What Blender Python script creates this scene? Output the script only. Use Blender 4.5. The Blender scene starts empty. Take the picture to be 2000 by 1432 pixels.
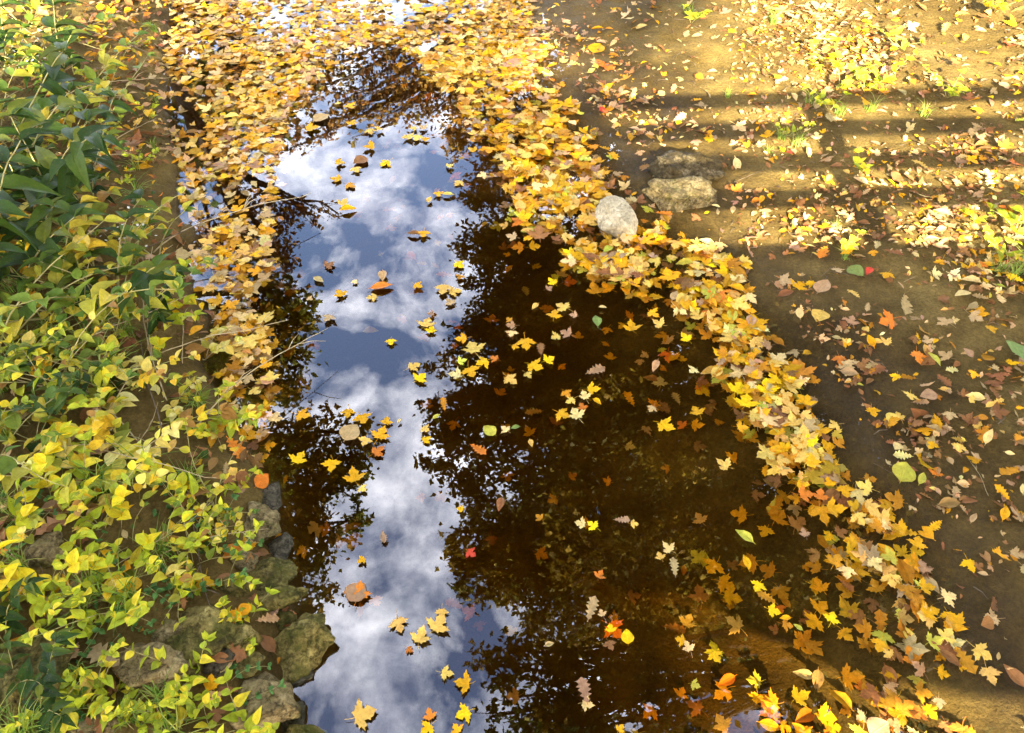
import bpy, math, random
import numpy as np
from mathutils import Vector, noise as mnoise

rng = np.random.default_rng(7)
random.seed(7)
sc = bpy.context.scene
col = sc.collection
PI = math.pi

# ------------------------------------------------------------------ camera
CAM_H = 2.6
PITCH = math.radians(48)
FPX = 1455.0                      # focal length in photo pixels (photo is 2000 x 1432)
cp, sp = math.cos(PITCH), math.sin(PITCH)

def ray(px, py):
    a = (np.asarray(px, float) - 1000.0) / FPX
    b = (716.0 - np.asarray(py, float)) / FPX
    return np.stack([a, cp + b * sp, -sp + b * cp], -1)

def ground(px, py, z=0.0):
    d = ray(px, py)
    t = (z - CAM_H) / d[..., 2]
    return d[..., 0] * t, d[..., 1] * t

def to_pix(x, y, z):
    X = x; Y = y; Z = z - CAM_H
    f = Y * cp - Z * sp
    u = Y * sp + Z * cp
    f = np.maximum(f, 1e-3)
    return 1000 + FPX * X / f, 716 - FPX * u / f, f

cam_d = bpy.data.cameras.new('camera')
cam = bpy.data.objects.new('camera', cam_d)
col.objects.link(cam)
cam.location = (0, 0, CAM_H)
cam.rotation_euler = (PI / 2 - PITCH, 0, 0)
cam_d.sensor_width = 36
cam_d.lens = 36 * FPX / 2000
cam_d.clip_start = 0.02
cam_d.clip_end = 2000
sc.camera = cam

# ------------------------------------------------------------------ noise (numpy value noise)
_tab = np.random.default_rng(3).random((256, 256))
def vnoise(x, y, s=1.0, o=0):
    x = np.asarray(x, float) * s + 17.3 * o; y = np.asarray(y, float) * s + 91.7 * o
    xi = np.floor(x).astype(int); yi = np.floor(y).astype(int)
    fx = x - xi; fy = y - yi
    fx = fx * fx * (3 - 2 * fx); fy = fy * fy * (3 - 2 * fy)
    a = _tab[xi & 255, yi & 255]; b = _tab[(xi + 1) & 255, yi & 255]
    c = _tab[xi & 255, (yi + 1) & 255]; d = _tab[(xi + 1) & 255, (yi + 1) & 255]
    return (a * (1 - fx) + b * fx) * (1 - fy) + (c * (1 - fx) + d * fx) * fy - 0.5
def fbm(x, y, s=1.0, o=0, n=4):
    r = 0; a = 1.0
    for k in range(n):
        r = r + a * vnoise(x, y, s * 2 ** k, o + k); a *= 0.5
    return r
def sstep(a, b, x):
    t = np.clip((np.asarray(x, float) - a) / (b - a), 0, 1)
    return t * t * (3 - 2 * t)

# ------------------------------------------------------------------ shorelines and terrain
LEFT = [(318, 0), (318, 120), (322, 240), (350, 420), (390, 560), (420, 700), (470, 850), (515, 950), (550, 1080), (570, 1180), (600, 1240), (575, 1320), (568, 1432)]
RIGHT = [(1040, 0), (1090, 90), (1160, 200), (1250, 300), (1330, 400), (1470, 500), (1580, 640), (1680, 790), (1770, 930), (1850, 1080), (1900, 1230), (1960, 1340), (2010, 1432)]
def shore(pts):
    p = np.array(pts, float)
    x, y = ground(p[:, 0], p[:, 1])
    o = np.argsort(y)
    return x[o], y[o]
LX, LY = shore(LEFT); RX, RY = shore(RIGHT)
def xl(y): return np.interp(y, LY, LX) - 0.10 * np.clip(y - LY[-1], 0, 20)
def xr(y): return np.interp(y, RY, RX) + 0.10 * np.clip(y - RY[-1], 0, 20)
def H(x, y):
    x = np.asarray(x, float); y = np.asarray(y, float)
    wob = 0.12 * fbm(x, y, 3.1, 5) + .04 * fbm(x, y, 11, 6, 2)
    dl = xl(y) - x + wob
    dr = x - xr(y) + 0.10 * fbm(x, y, 2.3, 9)
    zl = 0.02 + 0.20 * (1 - np.exp(-np.maximum(dl, 0) / 0.30)) + 0.10 * np.minimum(np.maximum(dl, 0), 6) + 0.06 * fbm(x, y, 2.2, 2) * sstep(0, .4, dl)
    d0 = np.maximum(dr, 0)
    zr = 0.055 * np.minimum(d0, 8) + 0.012 * np.minimum(d0, 4) ** 2 + (0.05 * fbm(x, y, 1.7, 21) + .018 * fbm(x, y, 9, 31)) * sstep(0, .5, d0)
    depth = np.minimum(0.50 * (1 - np.exp(-np.maximum(-dl, 0) / 0.22)), 0.46 * (1 - np.exp(-(np.maximum(-dr, 0) / 1.15) ** 1.7)))
    depth = depth * (1 - .50 * np.exp(-((x - 1.3) / .55) ** 2 - ((y - .55) / .42) ** 2))
    zb = -depth + 0.05 * fbm(x, y, 4, 13) * sstep(0, .2, depth) + .012 * fbm(x, y, 5, 14)
    z = np.where(dl > 0, zl, np.where(dr > 0, zr, zb))
    far = sstep(10, 40, np.hypot(x, y))
    return z + far * np.where((dl > 0) | (dr > 0), 0.5 + 0.8 * fbm(x, y, .08, 40), 0)

def on_terrain(px, py, dz=0.0):
    d = ray(px, py)
    z = np.zeros(np.shape(d)[:-1])
    for _ in range(12):
        t = (z + dz - CAM_H) / d[..., 2]
        x, y = d[..., 0] * t, d[..., 1] * t
        z = 0.5 * z + 0.5 * np.maximum(H(x, y), 0)
    return x, y, np.maximum(H(x, y), 0)

# ------------------------------------------------------------------ object helpers
def tag(o, label=None, cat=None, group=None, kind=None):
    if label: o['label'] = label
    if cat: o['category'] = cat
    if group: o['group'] = group
    if kind: o['kind'] = kind
    return o
def empty(name, loc, rz=0.0):
    o = bpy.data.objects.new(name, None); col.objects.link(o)
    o.location = loc; o.rotation_euler = (0, 0, rz); o.empty_display_size = .1
    return o
def make_mesh(name, V, F, C=None, UV=None, smooth=True):
    """V n x 3, F m x 3 or m x 4 ints"""
    V = np.asarray(V, np.float32); F = np.asarray(F, np.int32)
    me = bpy.data.meshes.new(name)
    k = F.shape[1]
    me.vertices.add(len(V)); me.vertices.foreach_set('co', V.ravel())
    me.loops.add(F.size); me.loops.foreach_set('vertex_index', F.ravel())
    me.polygons.add(len(F)); me.polygons.foreach_set('loop_start', np.arange(0, F.size, k, dtype=np.int32))
    me.update(calc_edges=True)
    if C is not None:
        a = me.attributes.new('leaf_colour', 'FLOAT_COLOR', 'POINT')
        c4 = np.ones((len(V), 4), np.float32); c4[:, :3] = C
        a.data.foreach_set('color', c4.ravel())
    if UV is not None:
        a = me.attributes.new('luv', 'FLOAT_VECTOR', 'POINT')
        u3 = np.zeros((len(V), 3), np.float32); u3[:, :UV.shape[1]] = UV
        a.data.foreach_set('vector', u3.ravel())
    me.shade_smooth() if smooth else me.shade_flat()
    me.validate()
    return me
def link(name, me, mat=None, parent=None):
    o = bpy.data.objects.new(name, me); col.objects.link(o)
    if mat is not None and len(me.materials) == 0: me.materials.append(mat)
    if parent is not None: o.parent = parent
    return o
def copy_tree(o):
    c = o.copy(); col.objects.link(c)
    for ch in o.children:
        k = ch.copy(); col.objects.link(k); k.parent = c
    return c
class MB:
    """collects vertices and quads/tris (as triangles)"""
    def __init__(s): s.V = []; s.F = []; s.n = 0
    def add(s, V, F):
        V = np.asarray(V, float); s.V.append(V)
        for f in F:
            f = [i + s.n for i in f]
            for i in range(1, len(f) - 1): s.F.append((f[0], f[i], f[i + 1]))
        s.n += len(V)
    def tube(s, P, R, n=6):
        P = np.asarray(P, float); m = len(P)
        T = np.gradient(P, axis=0); T /= np.linalg.norm(T, axis=1, keepdims=True) + 1e-9
        ref = np.array([.31, .17, .93]); ref = ref if abs(T[0] @ ref) < .9 else np.array([1., 0, 0])
        V = []
        for i in range(m):
            a = np.cross(T[i], ref); a /= np.linalg.norm(a) + 1e-9
            b = np.cross(T[i], a)
            for k in range(n):
                t = 2 * PI * k / n
                V.append(P[i] + R[i] * (math.cos(t) * a + math.sin(t) * b))
        F = []
        for i in range(m - 1):
            for k in range(n):
                k2 = (k + 1) % n
                F.append((i * n + k, i * n + k2, (i + 1) * n + k2, (i + 1) * n + k))
        F.append(tuple(range(n))[::-1]); F.append(tuple((m - 1) * n + k for k in range(n)))
        s.add(V, F)
    def box(s, lo, hi):
        x0, y0, z0 = lo; x1, y1, z1 = hi
        V = [(x0, y0, z0), (x1, y0, z0), (x1, y1, z0), (x0, y1, z0), (x0, y0, z1), (x1, y0, z1), (x1, y1, z1), (x0, y1, z1)]
        s.add(V, [(0, 3, 2, 1), (4, 5, 6, 7), (0, 1, 5, 4), (1, 2, 6, 5), (2, 3, 7, 6), (3, 0, 4, 7)])
    def mesh(s, name, smooth=True):
        return make_mesh(name, np.concatenate(s.V), np.array(s.F), smooth=smooth)

# ------------------------------------------------------------------ materials
def new_mat(name):
    m = bpy.data.materials.new(name); m.use_nodes = True
    nt = m.node_tree; nt.nodes.clear()
    out = nt.nodes.new('ShaderNodeOutputMaterial')
    return m, nt, out
def N(nt, t, **kw):
    n = nt.nodes.new(t)
    for k, v in kw.items():
        if k.startswith('i_'):
            n.inputs[k[2:].replace('_', ' ')].default_value = v
        else: setattr(n, k, v)
    return n
def L(nt, a, b): nt.links.new(a, b)
def noise_node(nt, scale, detail=4, rough=.55, vec=None, w=None):
    n = N(nt, 'ShaderNodeTexNoise'); n.inputs['Scale'].default_value = scale
    n.inputs['Detail'].default_value = detail; n.inputs['Roughness'].default_value = rough
    if vec is not None: L(nt, vec, n.inputs['Vector'])
    return n
def ramp(nt, fac, stops):
    r = N(nt, 'ShaderNodeValToRGB')
    cr = r.color_ramp
    while len(cr.elements) < len(stops): cr.elements.new(.5)
    for e, (p, c) in zip(cr.elements, stops):
        e.position = p; e.color = (*c, 1) if len(c) == 3 else c
    L(nt, fac, r.inputs['Fac'])
    return r
def math_node(nt, op, a, b=None):
    n = N(nt, 'ShaderNodeMath', operation=op)
    for i, v in enumerate((a, b)):
        if v is None: continue
        if isinstance(v, (int, float)): n.inputs[i].default_value = v
        else: L(nt, v, n.inputs[i])
    return n.outputs[0]
def mixc(nt, fac, a, b, mode='MIX'):
    n = N(nt, 'ShaderNodeMix', data_type='RGBA', blend_type=mode)
    for s, v in ((n.inputs[0], fac), (n.inputs[6], a), (n.inputs[7], b)):
        if isinstance(v, (int, float)): s.default_value = v
        elif isinstance(v, tuple): s.default_value = (*v, 1)
        else: L(nt, v, s)
    return n.outputs[2]

def leaf_material(name, rough=.55, transl=.25, spots=(.16, .07, .02), spot_amt=.55, vein=.25, spec=.35):
    m, nt, out = new_mat(name)
    at = N(nt, 'ShaderNodeAttribute', attribute_name='leaf_colour')
    uv = N(nt, 'ShaderNodeAttribute', attribute_name='luv')
    geo = N(nt, 'ShaderNodeNewGeometry')
    n1 = noise_node(nt, 55, 3, .6, geo.outputs['Position'])
    n2 = noise_node(nt, 140, 3, .6, geo.outputs['Position'])
    f1 = math_node(nt, 'MULTIPLY', math_node(nt, 'SUBTRACT', n1.outputs['Fac'], .5), .9)
    hsv = N(nt, 'ShaderNodeHueSaturation')
    L(nt, at.outputs['Color'], hsv.inputs['Color'])
    L(nt, math_node(nt, 'ADD', 1.0, f1), hsv.inputs['Value'])
    sp_ = ramp(nt, n2.outputs['Fac'], [(.60, (0, 0, 0)), (.70, (1, 1, 1))])
    c = mixc(nt, math_node(nt, 'MULTIPLY', sp_.outputs['Color'], spot_amt), hsv.outputs['Color'], spots)
    # midrib and side veins from the leaf's own coordinates
    sx = N(nt, 'ShaderNodeSeparateXYZ'); L(nt, uv.outputs['Vector'], sx.inputs[0])
    ax = math_node(nt, 'ABSOLUTE', sx.outputs[0])
    v0 = ax
    v1 = math_node(nt, 'ABSOLUTE', math_node(nt, 'SUBTRACT', math_node(nt, 'MULTIPLY', ax, .62), math_node(nt, 'MULTIPLY', sx.outputs[1], .78)))
    mn = math_node(nt, 'MINIMUM', v0, v1)
    vr = ramp(nt, mn, [(.012, (1, 1, 1)), (.035, (0, 0, 0))])
    lighter = mixc(nt, 1.0, c, (1.5, 1.35, 1.3), 'MULTIPLY')
    c = mixc(nt, math_node(nt, 'MULTIPLY', vr.outputs['Color'], vein), c, lighter)
    bs = N(nt, 'ShaderNodeBsdfPrincipled'); L(nt, c, bs.inputs['Base Color'])
    bs.inputs['Roughness'].default_value = rough; bs.inputs['Specular IOR Level'].default_value = spec
    bp = N(nt, 'ShaderNodeBump'); bp.inputs['Strength'].default_value = .35; bp.inputs['Distance'].default_value = .004
    L(nt, math_node(nt, 'ADD', n2.outputs['Fac'], math_node(nt, 'MULTIPLY', vr.outputs['Color'], .5)), bp.inputs['Height'])
    L(nt, bp.outputs['Normal'], bs.inputs['Normal'])
    tr = N(nt, 'ShaderNodeBsdfTranslucent'); L(nt, c, tr.inputs['Color'])
    mx = N(nt, 'ShaderNodeMixShader'); mx.inputs[0].default_value = transl
    L(nt, bs.outputs[0], mx.inputs[1]); L(nt, tr.outputs[0], mx.inputs[2])
    L(nt, mx.outputs[0], out.inputs['Surface'])
    return m

M = {}
M['fallen'] = leaf_material('fallen_leaf_material', .6, .15, spec=.12)
M['green'] = leaf_material('live_leaf_material', .42, .30, spots=(.22, .14, .03), spot_amt=.5, vein=.35, spec=.15)
M['crown'] = leaf_material('crown_leaf_material', .6, .22, spot_amt=.2, vein=0, spec=.2)

def simple_mat(name, stops, scale, rough=.8, bump=.4, bscale=None, dist=.01, stretch=None, spec=.3):
    m, nt, out = new_mat(name)
    tc = N(nt, 'ShaderNodeTexCoord')
    v = tc.outputs['Object']
    if stretch:
        mp = N(nt, 'ShaderNodeMapping'); mp.inputs['Scale'].default_value = stretch; L(nt, v, mp.inputs['Vector']); v = mp.outputs[0]
    n1 = noise_node(nt, scale, 8, .65, v)
    r = ramp(nt, n1.outputs['Fac'], stops)
    bs = N(nt, 'ShaderNodeBsdfPrincipled'); bs.inputs['Roughness'].default_value = rough; bs.inputs['Specular IOR Level'].default_value = spec
    L(nt, r.outputs['Color'], bs.inputs['Base Color'])
    n2 = noise_node(nt, bscale or scale * 3, 8, .7, v)
    bp = N(nt, 'ShaderNodeBump'); bp.inputs['Strength'].default_value = bump; bp.inputs['Distance'].default_value = dist
    L(nt, n2.outputs['Fac'], bp.inputs['Height']); L(nt, bp.outputs['Normal'], bs.inputs['Normal'])
    L(nt, bs.outputs[0], out.inputs['Surface'])
    return m
M['bark'] = simple_mat('bark', [(.3, (.035, .025, .018)), (.7, (.11, .085, .06))], 6, .9, .8, 14, .02, (1, 1, .2))
M['wood'] = simple_mat('weathered_timber', [(.3, (.16, .12, .08)), (.7, (.30, .25, .18))], 5, .8, .4, 20, .004, (1, 8, 8))
M['stem'] = simple_mat('plant_stem', [(.3, (.22, .20, .05)), (.7, (.42, .36, .14))], 30, .7, .2)
M['straw'] = simple_mat('dry_stem_material', [(.3, (.32, .24, .11)), (.7, (.52, .42, .22))], 30, .8, .2)
M['twig'] = simple_mat('twig_bark', [(.3, (.07, .05, .03)), (.7, (.20, .15, .09))], 30, .8, .3)
M['petal'] = simple_mat('white_petal', [(.3, (.7, .68, .55)), (.7, (.8, .8, .72))], 30, .7, .1)

def rock_mat(name, dark, mid, light, moss, moss_lo, moss_hi):
    m, nt, out = new_mat(name)
    tc = N(nt, 'ShaderNodeTexCoord'); geo = N(nt, 'ShaderNodeNewGeometry')
    v = geo.outputs['Position']
    n1 = noise_node(nt, 14, 10, .68, v)
    n3 = noise_node(nt, 60, 6, .7, v)
    r = ramp(nt, n1.outputs['Fac'], [(.30, dark), (.48, mid), (.68, light)])
    vo = N(nt, 'ShaderNodeTexVoronoi', feature='DISTANCE_TO_EDGE'); vo.inputs['Scale'].default_value = 11
    wv = mixc(nt, .12, v, n1.outputs['Color'], 'LINEAR_LIGHT'); L(nt, wv, vo.inputs['Vector'])
    ck = ramp(nt, vo.outputs['Distance'], [(.0, (.25, .22, .18)), (.035, (1, 1, 1))])
    cr_ = mixc(nt, .25 if 'cream' in name else .7, r.outputs['Color'], ck.outputs['Color'], 'MULTIPLY')
    c = mixc(nt, .6 if 'cream' in name else .85, cr_, ramp(nt, n3.outputs['Fac'], [(.35, (.42, .40, .36)), (.65, (1.35, 1.35, 1.3))]).outputs['Color'], 'MULTIPLY')
    n2 = noise_node(nt, 9, 8, .7, v)
    mk = ramp(nt, n2.outputs['Fac'], [(moss_lo, (0, 0, 0)), (moss_hi, (1, 1, 1))])
    c = mixc(nt, math_node(nt, 'MULTIPLY', mk.outputs['Color'], .85), c, moss)
    bs = N(nt, 'ShaderNodeBsdfPrincipled'); L(nt, c, bs.inputs['Base Color']); bs.inputs['Roughness'].default_value = .8; bs.inputs['Specular IOR Level'].default_value = .15
    bp = N(nt, 'ShaderNodeBump'); bp.inputs['Strength'].default_value = 1.0; bp.inputs['Distance'].default_value = .022
    n4 = noise_node(nt, 30, 10, .7, v)
    L(nt, math_node(nt, 'ADD', n4.outputs['Fac'], math_node(nt, 'MULTIPLY', ck.outputs['Color'], .10 if 'cream' in name else .35)), bp.inputs['Height']); L(nt, bp.outputs['Normal'], bs.inputs['Normal'])
    L(nt, bs.outputs[0], out.inputs['Surface'])
    return m
M['rock_tan'] = rock_mat('tan_stone', (.09, .062, .022), (.22, .165, .065), (.38, .30, .14), (.10, .10, .012), .52, .70)
M['rock_olive'] = rock_mat('mossy_stone', (.06, .045, .011), (.18, .14, .035), (.36, .29, .09), (.055, .06, .006), .46, .62)
M['rock_cream'] = rock_mat('cream_limestone', (.30, .25, .14), (.52, .45, .28), (.68, .60, .40), (.26, .21, .08), .58, .74)
M['rock_mud'] = rock_mat('mud_topped_stone', (.05, .035, .012), (.10, .075, .03), (.30, .24, .13), (.06, .042, .014), .42, .56)
M['rock_dark'] = rock_mat('wet_dark_stone', (.04, .035, .022), (.09, .075, .045), (.17, .145, .09), (.05, .05, .015), .52, .7)

# soil
def soil_mat():
    m, nt, out = new_mat('muddy_soil')
    geo = N(nt, 'ShaderNodeNewGeometry'); v = geo.outputs['Position']
    sx = N(nt, 'ShaderNodeSeparateXYZ'); L(nt, v, sx.inputs[0])
    big = noise_node(nt, 1.6, 6, .6, v); mid = noise_node(nt, 9, 8, .65, v); fine = noise_node(nt, 70, 8, .75, v)
    base = ramp(nt, big.outputs['Fac'], [(.34, (.085, .056, .013)), (.52, (.135, .091, .022)), (.68, (.21, .146, .040))])
    c = mixc(nt, .55, base.outputs['Color'], ramp(nt, mid.outputs['Fac'], [(.3, (.45, .44, .42)), (.7, (1.25, 1.25, 1.25))]).outputs['Color'], 'MULTIPLY')
    c = mixc(nt, .6, c, ramp(nt, fine.outputs['Fac'], [(.32, (.35, .34, .33)), (.55, (1., 1., 1.)), (.72, (1.6, 1.55, 1.45))]).outputs['Color'], 'MULTIPLY')
    wet = N(nt, 'ShaderNodeMapRange'); wet.inputs['From Min'].default_value = -.02; wet.inputs['From Max'].default_value = .07
    L(nt, math_node(nt, 'ADD', sx.outputs[2], math_node(nt, 'MULTIPLY', math_node(nt, 'SUBTRACT', big.outputs['Fac'], .5), .12)), wet.inputs['Value'])
    c = mixc(nt, wet.outputs[0], mixc(nt, 1.0, c, (.66, .60, .46), 'MULTIPLY'), mixc(nt, 1.0, c, (1.25, 1.25, 1.3), 'MULTIPLY'))
    bs = N(nt, 'ShaderNodeBsdfPrincipled'); L(nt, c, bs.inputs['Base Color'])
    rr = N(nt, 'ShaderNodeMapRange'); rr.inputs['To Min'].default_value = .5; rr.inputs['To Max'].default_value = .95
    L(nt, wet.outputs[0], rr.inputs['Value']); L(nt, rr.outputs[0], bs.inputs['Roughness'])
    bs.inputs['Specular IOR Level'].default_value = .12
    hh = math_node(nt, 'ADD', mid.outputs['Fac'], math_node(nt, 'MULTIPLY', fine.outputs['Fac'], .5))
    bp = N(nt, 'ShaderNodeBump'); bp.inputs['Strength'].default_value = 1.0; bp.inputs['Distance'].default_value = .035
    L(nt, hh, bp.inputs['Height']); L(nt, bp.outputs['Normal'], bs.inputs['Normal'])
    L(nt, bs.outputs[0], out.inputs['Surface'])
    return m
M['soil'] = soil_mat()

def water_mat():
    m, nt, out = new_mat('stream_water')
    geo = N(nt, 'ShaderNodeNewGeometry')
    fr = N(nt, 'ShaderNodeFresnel'); fr.inputs['IOR'].default_value = 2.0
    n1 = noise_node(nt, 3.0, 2, .5, geo.outputs['Position'])
    bp = N(nt, 'ShaderNodeBump'); bp.inputs['Strength'].default_value = .06; bp.inputs['Distance'].default_value = .01
    L(nt, n1.outputs['Fac'], bp.inputs['Height'])
    gl = N(nt, 'ShaderNodeBsdfGlossy'); gl.inputs['Roughness'].default_value = 0.0
    L(nt, bp.outputs['Normal'], gl.inputs['Normal'])
    tr = N(nt, 'ShaderNodeBsdfTransparent')
    fac = N(nt, 'ShaderNodeMix', data_type='FLOAT'); L(nt, geo.outputs['Backfacing'], fac.inputs[0]); L(nt, fr.outputs[0], fac.inputs[2]); fac.inputs[3].default_value = .06
    mx = N(nt, 'ShaderNodeMixShader'); L(nt, fac.outputs[0], mx.inputs[0])
    L(nt, tr.outputs[0], mx.inputs[1]); L(nt, gl.outputs[0], mx.inputs[2])
    L(nt, mx.outputs[0], out.inputs['Surface'])
    va = N(nt, 'ShaderNodeVolumeAbsorption'); va.inputs['Color'].default_value = (.73, .58, .08, 1); va.inputs['Density'].default_value = 4.4
    L(nt, va.outputs[0], out.inputs['Volume'])
    return m
M['water'] = water_mat()

# ------------------------------------------------------------------ terrain and water
def axis(lo, hi, step, out_):
    fine = np.arange(lo, hi + 1e-6, step)
    g = [step * 1.35 ** k for k in range(1, 60)]
    a = []; p = hi
    for s in g:
        p += s
        if p > out_: break
        a.append(p)
    b = []; p = lo
    for s in g:
        p -= s
        if p < -out_: break
        b.append(p)
    return np.concatenate([b[::-1], fine, a])
ax_ = axis(-5.5, 5.5, .035, 400); ay_ = axis(-.5, 8.0, .035, 400)
GX, GY = np.meshgrid(ax_, ay_)
GZ = H(GX, GY)
nx, ny = len(ax_), len(ay_)
ii = (np.arange(ny - 1)[:, None] * nx + np.arange(nx - 1)[None]).ravel()
ter = link('ground', make_mesh('ground', np.stack([GX, GY, GZ], -1).reshape(-1, 3), np.stack([ii, ii + 1, ii + nx + 1, ii + nx], -1)), M['soil'])
tag(ter, 'brown muddy ground of both stream banks and the stream bed', 'ground', kind='structure')
b = MB(); b.box((-6, -14, -1.2), (7, 40, 0.0))
wat = link('water', b.mesh('water', smooth=False), M['water'])
tag(wat, 'still tea brown stream water mirroring sky and trees', 'water', kind='structure')

# ------------------------------------------------------------------ leaf templates (width about 1, stalk at -Y, tip at +Y)
def maple_template(seed, curl=.12, mid=True, toothy=1.0):
    r = np.random.default_rng(seed)
    half = [(.055, -.10), (.20, -.16), (.33, -.22), (.31, -.08), (.43, -.03), (.60, .00), (.56, .10), (.70, .17), (.90, .30), (.66, .33), (.66, .44), (.50, .43), (.29, .36), (.27, .52), (.40, .66), (.30, .72), (.26, .84), (.12, .92)]
    half = np.array(half)
    def side(s):
        h = half + r.normal(0, .018, half.shape)
        rad = 1 + r.normal(0, .05)
        return h * np.array([s * rad, 1])
    R_ = side(1); L_ = side(-1)[::-1]
    tip = np.array([[r.normal(0, .04), 1.10 + r.normal(0, .06)]])
    pet = np.array([[.012, -.02]]); pet2 = np.array([[-.012, -.02]])
    out = np.concatenate([R_, tip, L_])
    n = len(out)
    c = np.array([[0, .2]])
    rings = [c, c + (out - c) * .5, out] if mid else [c, out]
    P = np.concatenate(rings)
    F = []
    m0 = 1
    for i in range(n):
        j = (i + 1) % n
        F.append((0, m0 + i, m0 + j))
        if mid:
            a, b_ = m0 + i, m0 + j; c_, d_ = m0 + n + i, m0 + n + j
            F += [(a, c_, d_), (a, d_, b_)]
    rr = np.hypot(P[:, 0], P[:, 1] - .2)
    th = np.arctan2(P[:, 0], P[:, 1] - .2)
    z = curl * rr ** 2 * (1 + .8 * np.sin(th * 2 + r.random() * 6)) + .03 * rr * np.sin(th * 5 + r.random() * 6) + r.normal(0, .012, len(P)) * rr
    # stalk
    ln = .45 + .4 * r.random(); bend = r.normal(0, .18)
    sv = []
    for t in np.linspace(0, 1, 4):
        x = bend * t * t; y = -.02 - ln * t
        w = .016
        sv += [(x - w, y), (x + w, y)]
    k = len(P); sv = np.array(sv)
    P = np.concatenate([P, sv]); z = np.concatenate([z, .02 + .03 * np.repeat(np.linspace(0, 1, 4), 2)])
    for q in range(3):
        a = k + 2 * q; F += [(a, a + 1, a + 3), (a, a + 3, a + 2)]
    V = np.column_stack([P, z]) / 1.75
    V[:, 1] -= .12
    uv = P.copy()
    # keep the outline blade's stalk off the vein bands
    return V, np.array(F), uv

def blade_template(prof, length=1.0, fold=.12, droop=.0, wave=.02, seed=0, stalk=.12, tipcurl=.0):
    """leaf from half-width profile along its length: three points across"""
    r = np.random.default_rng(seed)
    m = len(prof); t = np.linspace(0, 1, m)
    V = []; uv = []
    for i in range(m):
        y = t[i] * length; w = prof[i]
        zc = -droop * t[i] ** 2 + tipcurl * t[i] ** 4
        for s in (-1, -.5, 0, .5, 1):
            V.append((s * w, y, zc + fold * abs(s) * w * 2 + r.normal(0, wave) * abs(s)))
            uv.append((s * w, y))
    F = []
    for i in range(m - 1):
        for q in range(4):
            a = i * 5 + q; F += [(a, a + 1, a + 6), (a, a + 6, a + 5)]
    k = len(V)
    for q, yy in enumerate((0.01, -stalk)):
        V += [(-.012, yy, 0), (.012, yy, 0)]; uv += [(0, 0), (0, 0)]
    F += [(k, k + 2, k + 3), (k, k + 3, k + 1)]
    return np.array(V, float), np.array(F), np.array(uv, float)

def oval_t(seed): 
    r = np.random.default_rng(seed); w = .22 + .05 * r.random()
    return blade_template([.01, w * .72, w, w * 1.02, w * .8, w * .45, .01], fold=.15 + .2 * r.random(), wave=.015, seed=seed, droop=-.05 + .1 * r.random())
def heart_t(seed):
    return blade_template([.10, .36, .44, .42, .33, .19, .02], fold=.1, wave=.02, seed=seed, length=.95)
def lance_t(seed, fat=.24, droop=.25):
    return blade_template([.02, fat * .8, fat, fat * .92, fat * .68, fat * .34, .005], fold=.28, wave=.012, seed=seed, droop=droop)
def oak_t(seed):
    r = np.random.default_rng(seed)
    prof = [.02, .12, .07, .20, .11, .29, .15, .31, .16, .24, .10, .02]
    return blade_template(list(np.array(prof) * (1 + .1 * r.normal(size=12))), fold=.15, wave=.03, seed=seed, length=1.0)

MAPLE_HI = [maple_template(100 + i, curl=c) for i, c in enumerate((.06, .12, .20, -.10, .30, .10, -.16, .16))]
MAPLE_LO = [maple_template(200 + i, curl=c, mid=False) for i, c in enumerate((.10, .2, -.12, .32, .06, -.25))]
OVAL = [oval_t(300 + i) for i in range(4)]
HEART = [heart_t(320 + i) for i in range(2)]
OAK = [oak_t(330 + i) for i in range(3)]

def centre(T):
    V, F, uv = T; V = V.copy(); V[:, 1] -= .5; return V, F, uv
OVALC = [centre(t) for t in OVAL]; HEARTC = [centre(t) for t in HEART]; OAKC = [centre(t) for t in OAK]

def rot_arrays(yaw, tx, ty):
    """rotation matrices: tilt about x, about y, then yaw about z"""
    n = len(yaw)
    cx, sx_ = np.cos(tx), np.sin(tx); cy, sy_ = np.cos(ty), np.sin(ty); cz, sz_ = np.cos(yaw), np.sin(yaw)
    Rx = np.zeros((n, 3, 3)); Rx[:, 0, 0] = 1; Rx[:, 1, 1] = cx; Rx[:, 1, 2] = -sx_; Rx[:, 2, 1] = sx_; Rx[:, 2, 2] = cx
    Ry = np.zeros((n, 3, 3)); Ry[:, 1, 1] = 1; Ry[:, 0, 0] = cy; Ry[:, 0, 2] = sy_; Ry[:, 2, 0] = -sy_; Ry[:, 2, 2] = cy
    Rz = np.zeros((n, 3, 3)); Rz[:, 2, 2] = 1; Rz[:, 0, 0] = cz; Rz[:, 0, 1] = -sz_; Rz[:, 1, 0] = sz_; Rz[:, 1, 1] = cz
    return Rz @ Ry @ Rx

def assemble(templates, which, P, R, S, C):
    """many copies of the templates in one set of arrays"""
    Vs, Fs, Cs, Us = [], [], [], []; off = 0
    for k, (V, F, uv) in enumerate(templates):
        idx = np.where(which == k)[0]
        if not len(idx): continue
        W = np.einsum('nij,vj->nvi', R[idx], V) * S[idx][:, None, None] + P[idx][:, None, :]
        nv = len(V)
        Vs.append(W.reshape(-1, 3))
        Fs.append((F[None] + (off + np.arange(len(idx)) * nv)[:, None, None]).reshape(-1, F.shape[1]))
        Cs.append(np.repeat(C[idx], nv, 0)); Us.append(np.tile(uv, (len(idx), 1)))
        off += nv * len(idx)
    return np.concatenate(Vs), np.concatenate(Fs), np.concatenate(Cs), np.concatenate(Us)

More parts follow.
